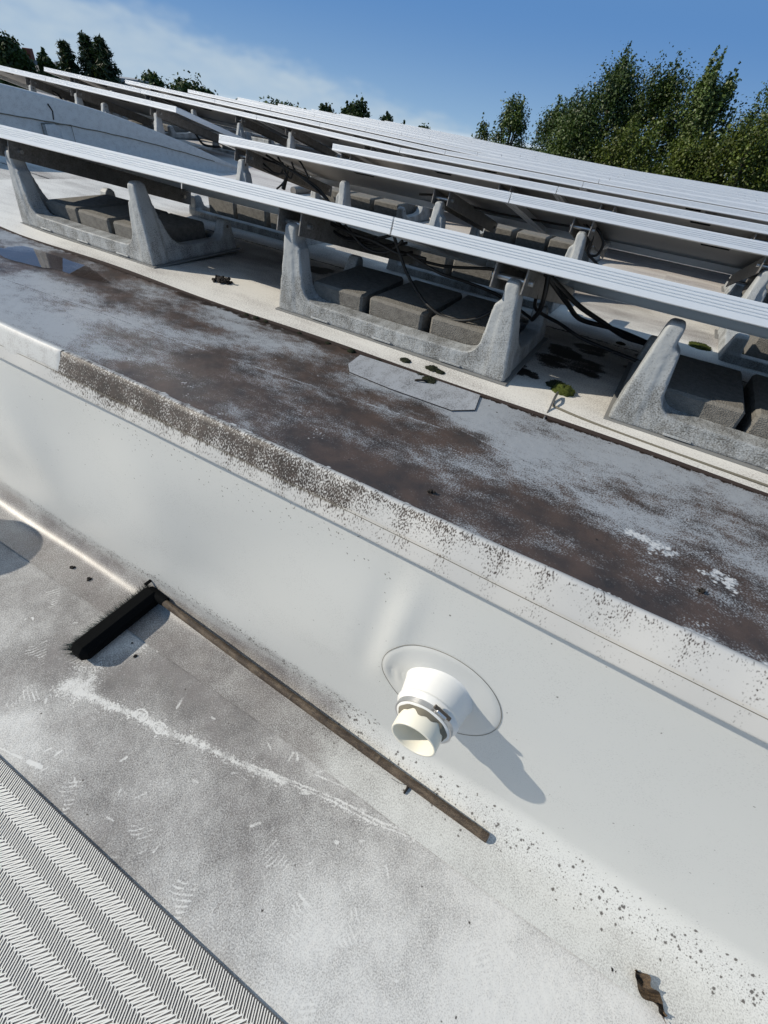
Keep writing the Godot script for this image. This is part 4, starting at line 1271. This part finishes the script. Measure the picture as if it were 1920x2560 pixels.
	solo("conduit_pipe", tube_mesh(PackedVector3Array([at_y(633, 412, 0.80), at_y(700, 404, 0.80)]), 0.030, 0.030, 16), M.channel, "grey conduit stub on the roof below the second panel row", "conduit")

func moss(at: Vector3, r: float, mat_: Material, label: String, sd: int, flat := 0.6) -> void:
	var q := RandomNumberGenerator.new()
	q.seed = sd
	var n := FastNoiseLite.new()
	n.seed = sd
	n.frequency = 1.0
	var st := st_new()
	st.set_smooth_group(0)
	var f := func(a: float, b: float) -> Vector3:
		var d := Vector3(cos(a) * cos(b), sin(b), sin(a) * cos(b))
		var k := r * (1.0 + 0.3 * n.get_noise_3d(d.x * 1.6, d.y * 1.6, d.z * 1.6) + 0.2 * n.get_noise_3d(d.x * 6, d.y * 6, d.z * 6))
		return Vector3(d.x * k, d.y * k * flat, d.z * k * 0.8)
	for j in 10:
		for i in 28:
			var a := TAU * i / 28.0
			var b := TAU * (i + 1) / 28.0
			var e := PI / 2 * j / 10.0
			var g := PI / 2 * (j + 1) / 10.0
			quad(st, f.call(a, e), f.call(a, g), f.call(b, g), f.call(b, e))
	st.set_smooth_group(-1)
	for k in 1500:
		var p: Vector3 = f.call(q.randf() * TAU, asin(q.randf()))
		var d := (p.normalized() + Vector3(q.randfn(0, 0.4), q.randfn(0.3, 0.3), q.randfn(0, 0.4))).normalized()
		var s := d.cross(Vector3(q.randf(), q.randf(), q.randf())).normalized() * r * 0.025
		tri(st, p - s, p + s, p + d * r * q.randf_range(0.03, 0.10))
	st.generate_normals()
	solo("moss_cushion", st.commit(), mat_, label, "moss", at, "moss growing along the roofing sheet")

func build_litter() -> void:
	moss(Vector3(-0.135, 0.853, -1.505), 0.036, M.moss, "round bright green cushion of moss on the pale sheet", 1, 0.75)
	moss(Vector3(-0.165, 0.853, -1.535), 0.030, M.moss_dark, "dark withered moss behind the green cushion", 2, 0.6)
	moss(Vector3(-0.505, 0.848, -1.285), 0.028, M.moss_dark, "dark moss tuft sitting on the pale welded patch", 3, 0.5)
	moss(Vector3(-0.545, 0.848, -1.30), 0.018, M.moss_dark, "dark moss tuft sitting on the pale welded patch", 4, 0.4)
	for a in [[-0.625, -1.352, 0.020], [-0.53, -1.36, 0.022], [-0.50, -1.355, 0.016]]:
		moss(Vector3(a[0], 0.856, a[1]), a[2], M.moss_dark, "small dark moss tuft at the sheet edge before the block mount", int(a[0] * -100), 0.45)
	for a in [[-1.214, 0.014], [-1.26, 0.010], [-1.17, 0.010], [-0.90, 0.010], [-0.805, 0.014], [-0.70, 0.010], [-1.02, 0.009]]:
		moss(Vector3(a[0], 0.850, -1.303), a[1], M.moss_dark, "tiny dark moss tuft growing in the edge of the sheet", int(a[0] * -200), 0.6)
	for a in [[0.12, -2.46, 0.035], [0.25, -2.48, 0.045], [0.40, -2.49, 0.05], [0.50, -2.5, 0.04], [-0.05, -2.2, 0.02]]:
		moss(Vector3(a[0], roof_y(0, a[1]) + 0.008, a[1]), a[2], M.moss if a[2] > 0.042 else M.moss_dark, "moss clump on the roof between the first and second panel rows", int(a[0] * 300) + 9, 0.35)
	# crumbs of dried moss and dirt
	rng.seed = 21
	var bits := [[-1.535, 0.004, -0.526, 0.008], [-1.435, 0.004, -0.523, 0.009], [-1.031, 0.001, -0.401, 0.006], [-1.08, 0.001, -0.43, 0.004], [0.552, 0.001, -0.452, 0.005], [-0.26, 0.852, -0.791, 0.007], [-0.06, 0.852, -0.72, 0.006], [0.30, 0.852, -0.84, 0.006]]
	for b in bits:
		var st := st_new()
		st.set_smooth_group(-1)
		for k in 14:
			var p = Vector3(rng.randfn(0, 0.5), absf(rng.randfn(0.2, 0.25)), rng.randfn(0, 0.4)) * b[3]
			add_box(st, Vector3.ZERO, Vector3.ONE * b[3] * rng.randf_range(0.4, 0.9), 0.001, Transform3D(Basis.from_euler(Vector3(rng.randf() * 3, rng.randf() * 3, rng.randf() * 3)), p))
		st.generate_normals()
		solo("dirt_crumb", st.commit(), M.debris, "small black crumb of dirt lying on the walkway" if b[1] > 0.5 else "small black crumb of dirt lying on the lower roof", "debris", Vector3(b[0], b[1], b[2]), "loose black crumbs")
	var pile := st_new()
	pile.set_smooth_group(-1)
	for k in 110:
		var a := rng.randf() * TAU
		var p := Vector3(rng.randf_range(-0.03, 0.03) + 0.006 * rng.randfn(), absf(rng.randfn(0.006, 0.006)), rng.randfn(0, 0.009))
		add_box(pile, Vector3.ZERO, Vector3(rng.randf_range(0.006, 0.014), 0.008, rng.randf_range(0.006, 0.012)), 0.001, Transform3D(Basis.from_euler(Vector3(rng.randf(), a, rng.randf())), p))
	pile.generate_normals()
	solo("moss_debris", pile.commit(), M.debris, "black heap of dried moss on the sunlit sheet beside the first mount", "debris", Vector3(-1.566, 0.855, -1.496))
	# dead leaf, curled, with its stalk
	var lf := thing("dead_leaf", "curled dark brown dead leaf lying on the lower roof", "leaf", Vector3(0.632, 0.006, -0.452), -0.62)
	part("blade", sheet(22, 10, func(i, j):
		var u = i / 22.0
		var v = j / 10.0 - 0.5
		var wd := (0.020 + 0.012 * sin(u * PI) + 0.010 * sin(u * 9.0)) * (0.35 + 0.65 * sin(clampf(u * 1.05, 0, 1) * PI))
		var fold := absf(v) * 2.0
		return Vector3((u - 0.5) * 0.085, 0.002 + 0.020 * pow(fold, 1.2) * (0.55 + 0.45 * sin(u * 8.0 + v * 3.0)) + 0.004 * sin(u * 23.0 + v * 9.0), v * wd * (1.25 + 0.5 * sin(u * 14.0 + signf(v))) + 0.005 * sin(u * 6.0)), func(i, j): return Vector2(i / 22.0, j / 10.0)), M.dead_leaf, lf)
	part("stalk", tube_mesh(curve([Vector3(0.038, 0.004, 0.0), Vector3(0.052, 0.006, 0.003), Vector3(0.064, 0.003, 0.010)], 6), 0.0009, 0.0006, 5), M.dead_leaf, lf)
	# twig against the handle
	var tw := thing("dry_twig", "short dark twig with a hair root beside the broom handle", "twig", Vector3(-0.056, 0.005, -0.535))
	part("stem", tube_mesh(curve([Vector3(0, 0.004, -0.012), Vector3(0.004, 0.005, 0.0), Vector3(0.002, 0.003, 0.018)], 5), 0.004, 0.003, 6), M.debris, tw)
	part("hair_root", tube_mesh(curve([Vector3(0, 0.004, -0.008), Vector3(-0.02, 0.002, 0.0), Vector3(-0.05, 0.002, 0.002)], 6), 0.0006, 0.0004, 4), M.debris, tw)
	# welded patch on the walkway
	var pts := [[-0.755, -1.208], [-0.764, -1.294], [-0.60, -1.300], [-0.34, -1.303], [-0.319, -1.206], [-0.371, -1.158], [-0.575, -1.154], [-0.721, -1.164]]
	var ps := st_new()
	ps.set_smooth_group(-1)
	var poly := PackedVector2Array()
	for p in pts: poly.append(Vector2(p[0], p[1]))
	var idx := Geometry2D.triangulate_polygon(poly)
	for i in range(0, idx.size(), 3):
		_t(ps, Vector3(poly[idx[i]].x, 0.855, poly[idx[i]].y), Vector3(poly[idx[i + 1]].x, 0.855, poly[idx[i + 1]].y), Vector3(poly[idx[i + 2]].x, 0.855, poly[idx[i + 2]].y), Vector3.UP)
	for i in poly.size():
		var a := poly[i]
		var b := poly[(i + 1) % poly.size()]
		_q(ps, Vector3(a.x, 0.855, a.y), Vector3(b.x, 0.855, b.y), Vector3(b.x, 0.849, b.y), Vector3(a.x, 0.849, a.y), Vector3(b.y - a.y, 0, a.x - b.x) * (1.0 if Geometry2D.is_polygon_clockwise(poly) else -1.0))
	ps.generate_normals()
	var wm: StandardMaterial3D = tex_mat(dirt_image(512, 256, density(512, 256, Rect2(0, 0, 1, 1), [[0.2, 0.2, 0.25], [0.6, 0.6, 0.12], [0.9, 0.3, 0.2]]), Color(0.38, 0.40, 0.43), Color(0.06, 0.06, 0.062), Color(0.09, 0.08, 0.075), 221, 0.02, 0.06, 0.2, null, null, Color.BLACK, 1.0, 1.0, 110), 0.36)
	wm.uv1_triplanar = true
	wm.uv1_scale = Vector3(2, 2, 2)
	solo("welded_patch", ps.commit(), wm, "pale welded membrane patch with cut corners on the walkway", "patch")
	var edge := PackedVector3Array()
	for p in pts: edge.append(Vector3(p[0], 0.8535, p[1]))
	edge.append(edge[0])
	solo("patch_seam", tube_mesh(edge, 0.0016, 0.0016, 4), M.debris, "dark dirt line round the welded patch on the walkway", "seam")
	# wire clip at the sheet edge and the wire along it
	var wc := thing("wire_clip", "thin rusty wire lying along the sheet edge beside the moss cushion", "wire")
	part("wire", tube_mesh(curve([Vector3(-0.144, 0.872, -1.455), Vector3(-0.140, 0.862, -1.40), Vector3(-0.12, 0.863, -1.372), Vector3(0.05, 0.863, -1.348), Vector3(0.44, 0.862, -1.336), Vector3(1.2, 0.861, -1.33)], 8), 0.0035, 0.003, 6), M.mastic, wc)
	part("hook", tube_mesh(curve([Vector3(-0.144, 0.872, -1.455), Vector3(-0.142, 0.878, -1.40), Vector3(-0.139, 0.862, -1.345), Vector3(-0.139, 0.852, -1.300)], 6), 0.0032, 0.0028, 6), M.zinc, wc)
	var wc2 := solo("bent_wire", tube_mesh(curve([Vector3(-0.505, 0.853, -1.275), Vector3(-0.512, 0.862, -1.258), Vector3(-0.53, 0.860, -1.250), Vector3(-0.537, 0.856, -1.252)], 6), 0.0035, 0.003, 6), M.debris, "short bent black wire sticking out of the moss on the patch", "wire")
	# puddle on the walkway
	var pu := sheet(40, 6, func(i, j):
		var a = TAU * i / 40.0
		var k = j / 6.0
		var r := 1.0 + 0.14 * sin(a * 3.0 + 1.0) + 0.10 * sin(a * 5.0) + 0.05 * sin(a * 11.0)
		return Vector3(-2.22 + 0.31 * r * (1.0 - k) * cos(a), roof_y(-2.2, -1.1) + 0.0035, -1.165 + 0.075 * r * (1.0 - k) * sin(a) - 0.03 * cos(a) * (1.0 - k)), func(i, j): return Vector2(i, j))
	structure("puddle", pu, M.puddle, "shallow brown puddle on the walkway")
	# added out of view, shaped as a vent to cast the lower-roof shadow
	var v := thing("shadow_caster", "unseen white vent-shaped stack with a domed cap, added to cast a shadow", "vent", Vector3(-2.44, 0, -0.13))
	part("stack", tube_mesh(PackedVector3Array([Vector3(0, 0, 0), Vector3(0, 0.40, 0)]), 0.09, 0.09, 24), M.pvc_white, v)
	var cap := lathe_z([Vector2(0.0, 0.07), Vector2(0.08, 0.06), Vector2(0.14, 0.035), Vector2(0.16, 0.0), Vector2(0.16, -0.03), Vector2(0.09, -0.03)], 32)
	var cp := part("cap", cap, M.pvc_white, v, Vector3(0, 0.43, 0))
	cp.rotation.x = -PI / 2

# ------------------------------------------------------------------ beyond the roof
func polar(az: float, dist: float, el := 0.0) -> Vector3:
	var a := deg_to_rad(az)
	return Vector3(sin(a) * dist, 1.5 + dist * tan(deg_to_rad(el)), -cos(a) * dist)
func ground_y(p: Vector3) -> float:
	return -5.0 + p.z * 0.0368

var leaf_mats := {}
func leaf_mat(c: Color) -> StandardMaterial3D:
	var key := c.to_html()
	if not leaf_mats.has(key):
		var m := mat(Color.WHITE, 0.55)
		m.vertex_color_use_as_albedo = true
		m.cull_mode = BaseMaterial3D.CULL_DISABLED
		m.backlight_enabled = true
		m.backlight = Color(0.5, 0.55, 0.2)
		leaf_mats[key] = m
	return leaf_mats[key]

# a broad-leaved tree: trunk, limbs, and leaves in clumps and upright shoots
func leafy(called: String, label: String, az: float, dist: float, top_el: float, half_w: float, col: Color, sd: int, leaves := 9000, slim := 0.0, group := "", shoots := 14, leaf := 0.080) -> void:
	var q := RandomNumberGenerator.new()
	q.seed = sd
	var b := polar(az, dist)
	b.y = ground_y(b)
	var top := 1.5 + dist * tan(deg_to_rad(top_el))
	var h := top - b.y
	var t := thing(called, label, "tree", b, 0.0, group)
	var v := PackedVector3Array()
	var nn := PackedVector3Array()
	var cc := PackedColorArray()
	var clumps := []
	var crown0 := h * 0.22
	for k in 90:
		var u := pow(q.randf(), 0.8)
		var y := lerpf(crown0, h * 0.93, u)
		var w := half_w * (pow(sin(clampf(0.12 + u * 0.84, 0, 1) * PI), 0.6) * (1.0 - slim) + slim * (1.0 - u * 0.8))
		var a := q.randf() * TAU
		var r := sqrt(q.randf_range(0.15, 1.0)) * w
		clumps.append([Vector3(cos(a) * r, y, sin(a) * r), half_w * q.randf_range(0.13, 0.26), q.randf_range(0.65, 1.3)])
	for k in shoots:
		var a := q.randf() * TAU
		var r := half_w * q.randf_range(0.0, 0.75)
		var yy := h * (0.93 - 0.22 * pow(r / half_w, 1.5) - 0.10 * q.randf())
		for s in 5:
			clumps.append([Vector3(cos(a) * r * (1.0 + 0.03 * s), yy + h * 0.022 * s, sin(a) * r), half_w * 0.075 * (1.2 - 0.17 * s), q.randf_range(0.8, 1.25)])
	var total := 0.0
	for c in clumps: total += c[1] * c[1]
	for c in clumps:
		var n := int(leaves * c[1] * c[1] / total) + 6
		for k in n:
			var d = Vector3(q.randfn(), q.randfn() * 1.15, q.randfn()) * c[1] * 0.62
			var p: Vector3 = c[0] + d
			var nrm = (Vector3(q.randfn(), q.randfn() + 0.6, q.randfn()) + d.normalized() * 0.8).normalized()
			var e = nrm.cross(Vector3(q.randfn(), q.randfn(), q.randfn())).normalized()
			var f = nrm.cross(e)
			var s := leaf * q.randf_range(0.6, 1.25)
			var k1 = p - e * s * 0.6
			var k2 = p + f * s * 0.42
			var k3 = p + e * s * 0.65
			var k4 = p - f * s * 0.42
			v.append_array([k1, k2, k3, k1, k3, k4])
			var cl: Color = col * (c[2] * q.randf_range(0.75, 1.25))
			cl.g *= q.randf_range(0.95, 1.1)
			for i in 6:
				nn.append(nrm)
				cc.append(cl)
	var arr := []
	arr.resize(Mesh.ARRAY_MAX)
	arr[Mesh.ARRAY_VERTEX] = v
	arr[Mesh.ARRAY_NORMAL] = nn
	arr[Mesh.ARRAY_COLOR] = cc
	var m := ArrayMesh.new()
	m.add_surface_from_arrays(Mesh.PRIMITIVE_TRIANGLES, arr)
	part("crown", m, leaf_mat(Color.WHITE), t)
	var st := st_new()
	add_tube(st, PackedVector3Array([Vector3.ZERO, Vector3(0.05, h * 0.4, 0.03), Vector3(0, h * 0.85, 0)]), h * 0.022, h * 0.006, 8)
	st.generate_normals()
	var tr := part("trunk", st.commit(), M.bark, t)
	for k in 10:
		var c: Vector3 = clumps[k * 8][0]
		part("limb", tube_mesh(curve([Vector3(0, c.y * 0.62, 0), Vector3(c.x * 0.5, c.y * 0.85, c.z * 0.5), c], 4), h * 0.008, h * 0.003, 5), M.bark, tr)

func conifer(label: String, az: float, dist: float, top_el: float, half_w: float, sd: int, col: Color) -> void:
	var q := RandomNumberGenerator.new()
	q.seed = sd
	var b := polar(az, dist)
	b.y = ground_y(b)
	var h := 1.5 + dist * tan(deg_to_rad(top_el)) - b.y
	var t := thing("conifer_tree", label, "tree", b, 0.0, "conifers beyond the roof")
	var v := PackedVector3Array()
	var nn := PackedVector3Array()
	var cc := PackedColorArray()
	for lv in 26:
		var u := lv / 25.0
		var y := lerpf(h * 0.15, h * 0.985, u)
		var rad := half_w * pow(1.0 - u, 0.7) * q.randf_range(0.75, 1.15) + 0.12
		var nb := int(lerpf(11, 4, u))
		for k in nb:
			var a := TAU * (k + q.randf() * 0.8) / nb
			var L := rad * q.randf_range(0.6, 1.1)
			for s in 60:
				var f := pow(q.randf(), 0.7)
				var p := Vector3(cos(a) * L * f, y - L * 0.22 * f + q.randfn() * 0.07 + 0.1 * f * f, sin(a) * L * f) + Vector3(q.randfn(), q.randfn() * 0.4, q.randfn()) * 0.13
				var nrm := Vector3(q.randfn(), 1.2 + q.randfn(), q.randfn()).normalized()
				var e := nrm.cross(Vector3(q.randfn(), q.randfn(), q.randfn())).normalized()
				var g := nrm.cross(e)
				var sz := 0.26
				v.append_array([p - e * sz, p + g * sz * 0.45, p + e * sz])
				var cl := col * q.randf_range(0.6, 1.4)
				for i in 3:
					nn.append(nrm); cc.append(cl)
	var arr := []
	arr.resize(Mesh.ARRAY_MAX)
	arr[Mesh.ARRAY_VERTEX] = v
	arr[Mesh.ARRAY_NORMAL] = nn
	arr[Mesh.ARRAY_COLOR] = cc
	var m := ArrayMesh.new()
	m.add_surface_from_arrays(Mesh.PRIMITIVE_TRIANGLES, arr)
	part("crown", m, leaf_mat(Color.WHITE), t)
	part("trunk", tube_mesh(PackedVector3Array([Vector3.ZERO, Vector3(0, h * 0.5, 0), Vector3(0, h * 0.97, 0)]), h * 0.02, h * 0.003, 7), M.bark, t)

func build_beyond() -> void:
	M.bark = mat(Color(0.07, 0.055, 0.04), 0.9)
	var g1 := Color(0.062, 0.094, 0.018)
	var g2 := Color(0.048, 0.078, 0.019)
	var g3 := Color(0.10, 0.14, 0.040)
	var g4 := Color(0.080, 0.104, 0.014)
	var grp := "broad-leaved trees beyond the far roof edge"
	leafy("broadleaf_tree", "loose young tree standing apart from the big tree group", -18.1, 30.0, 1.55, 1.25, g1, 41, 13000, 0.1, grp, 20)
	leafy("broadleaf_tree", "small thin sapling at the end of the tree group", -20.6, 31.0, 0.0, 0.7, g1, 42, 4500, 0.4, grp, 10)
	leafy("broadleaf_tree", "low rounded tree filling the gap before the tall tree", -14.0, 29.0, 1.6, 1.4, g2, 43, 15000, 0.1, grp, 20)
	leafy("broadleaf_tree", "tall dense dark tree with long leader shoots", -10.2, 28.0, 4.85, 2.1, g2, 44, 38000, 0.15, grp, 34)
	leafy("broadleaf_tree", "tall dense tree between the dark tree and the poplars", -6.4, 27.5, 4.75, 1.8, g1, 45, 30000, 0.2, grp, 28)
	leafy("poplar_tree", "silvery leaning-crowned poplar, slimmer and paler than its neighbours", -3.4, 27.0, 5.45, 1.1, g3, 46, 20000, 0.55, grp, 22)
	leafy("poplar_tree", "thin silvery poplar stem beside the larger poplar", -1.8, 27.3, 4.9, 0.75, g3, 47, 11000, 0.65, grp, 16)
	leafy("broadleaf_tree", "large tree at the corner of the roof, rising beside the poplars", 2.7, 27.0, 5.0, 2.1, g2, 48, 28000, 0.1, grp, 24)
	leafy("broadleaf_tree", "yellow-green bushy tree in front of the poplars", -2.6, 25.0, 0.5, 1.8, g4, 49, 20000, 0.0, grp, 18)
	leafy("broadleaf_tree", "yellow-green bushy tree filling the corner before the large tree", 1.9, 24.5, 1.9, 1.9, g4, 50, 22000, 0.0, grp, 18)
	leafy("broadleaf_tree", "mid-green bushy tree at the foot of the tall dark tree", -7.5, 25.5, 0.9, 1.9, g4, 51, 20000, 0.0, grp, 18)
	leafy("broadleaf_tree", "mid-green bushy tree below the low rounded tree", -12.0, 27.0, 1.2, 1.8, g1, 52, 18000, 0.0, grp, 18)
	leafy("broadleaf_tree", "bushy tree beyond the corner of the roof, behind the yellow-green ones", 5.2, 25.5, 3.2, 1.9, g1, 53, 14000, 0.0, grp, 14)
	# far trees
	var far := "small trees far beyond the roof"
	for a in [[-35.3, -1.35, 0.75, "narrow far poplar at the thin end of the cloud", 61], [-32.3, -0.85, 1.0, "far poplar pair beside the narrow one, fuller and taller", 62], [-33.4, -1.35, 0.7, "shorter far poplar touching the fuller one", 63], [-29.7, -1.5, 0.7, "single far poplar between two gaps of sky", 64], [-28.0, -2.0, 0.5, "tiny far treetop just above the panels", 65], [-26.1, -1.95, 0.6, "last tiny far treetop before the young tree", 66]]:
		leafy("far_poplar", a[3], a[0], 55.0, a[1] + 0.38, a[2] * 1.7, g2 * 0.8, a[4], 6000, 0.35, far, 16, 0.20)
	for a in [[-50.0, -0.75, 1.3, "dark far tree beside the flat-roofed building", 71], [-47.4, -0.85, 1.7, "rounded dark far tree next to the flat-roofed building's tree", 72], [-46.0, -1.35, 1.3, "lower dark far tree trailing off beside the rounded one", 73], [-43.1, -1.75, 0.6, "tiny far treetop between two rail ends", 74], [-39.8, -1.75, 1.6, "low far tree of the dark clump before the poplars", 75], [-38.2, -1.95, 1.3, "low far tree of the dark clump before the poplars", 76], [-37.2, -2.1, 1.0, "low far tree of the dark clump before the poplars", 77], [-60.3, 0.35, 1.0, "far treetop rising over the house ridge", 78], [-59.4, 0.25, 0.8, "far treetop rising over the house ridge", 79], [-57.6, -0.4, 0.7, "small bush-like treetop beside the house gable", 80]]:
		leafy("far_tree", a[3], a[0], 62.0, a[1] + 0.25, a[2] * 1.5, g2 * 0.95, a[4], 5000, 0.0, far, 12, 0.26)
	var cg := Color(0.034, 0.054, 0.022)
	conifer("dark conifer next to the house gable, shortest of three", -56.1, 58.0, 0.4, 2.0, 81, cg)
	conifer("tall dark conifer, middle of three beside the house", -54.5, 58.0, 1.0, 2.5, 82, cg)
	conifer("dark conifer with a broad skirt, farthest from the house", -53.5, 57.0, 0.95, 3.0, 83, cg)
	# house: slate roof with a brick gable
	var hp := polar(-62.0, 66.0)
	hp.y = ground_y(hp)
	var ridge := 1.5 + 66.0 * tan(deg_to_rad(-0.75)) - hp.y
	var hs := thing("brick_house", "brick house with grey slate roof and chimney far beyond the panels", "house", hp, deg_to_rad(35.0))
	var eave := ridge - 2.2
	var brick := mat(Color(0.20, 0.07, 0.05), 0.9)
	var slate := mat(Color(0.17, 0.175, 0.18), 0.7)
	part("walls", box_mesh(Vector3(12.0, eave, 6.0), 0.0, Vector3(0, eave / 2, 0)), brick, hs)
	var gb := st_new()
	gb.set_smooth_group(-1)
	add_prism_x(gb, [Vector2(-3.0, eave), Vector2(3.0, eave), Vector2(0, ridge - 0.15)], -6.0, 6.0)
	gb.generate_normals()
	part("gable", gb.commit(), brick, hs)
	var rf := st_new()
	rf.set_smooth_group(-1)
	for s in [-1, 1]:
		add_prism_x(rf, [Vector2(0, ridge), Vector2(s * 3.4, eave - 0.25), Vector2(s * 3.4, eave - 0.42), Vector2(0, ridge - 0.17)], -6.3, 6.3)
	rf.generate_normals()
	var roof := part("roof", rf.commit(), slate, hs)
	part("chimney", box_mesh(Vector3(0.6, 1.2, 0.6), 0.02, Vector3(4.2, ridge + 0.1, 0)), brick, roof)
	for k in 3:
		var wnd := part("window", box_mesh(Vector3(1.0, 1.2, 0.06), 0.01, Vector3(-3.5 + 3.5 * k, eave - 1.6, 3.02)), M.pvc_white, hs)
		part("pane", box_mesh(Vector3(0.86, 1.06, 0.03), 0.0, Vector3(-3.5 + 3.5 * k, eave - 1.6, 3.05)), M.cells, wnd)
	# flat-roofed block between the conifers and the far trees
	var fp := polar(-51.7, 64.0)
	fp.y = ground_y(fp)
	var ft := 1.5 + 64.0 * tan(deg_to_rad(-1.35)) - fp.y
	var fb := thing("flat_roofed_building", "grey flat-roofed building behind the conifers", "building", fp, deg_to_rad(50.0))
	part("walls", box_mesh(Vector3(3.6, ft, 5.0), 0.0, Vector3(0, ft / 2, 0)), mat(Color(0.30, 0.30, 0.31), 0.8), fb)
	part("roof_edge", box_mesh(Vector3(3.8, 0.25, 5.2), 0.02, Vector3(0, ft + 0.1, 0)), mat(Color(0.36, 0.37, 0.38), 0.7), fb)
	for k in 2:
		part("window", box_mesh(Vector3(0.9, 1.0, 0.06), 0.0, Vector3(-0.8 + 1.6 * k, ft - 1.3, 2.52)), M.cells, fb)

func _ready() -> void:
	rng.seed = 4
	setup()
	make_materials()
	print("materials ", Time.get_ticks_msec())
	build_setting()
	build_wedge()
	print("setting ", Time.get_ticks_msec())
	build_array()
	print("array ", Time.get_ticks_msec())
	build_pipe()
	build_broom()
	build_mat()
	build_cables()
	build_litter()
	print("things ", Time.get_ticks_msec())
	build_beyond()
	print("done ", Time.get_ticks_msec())
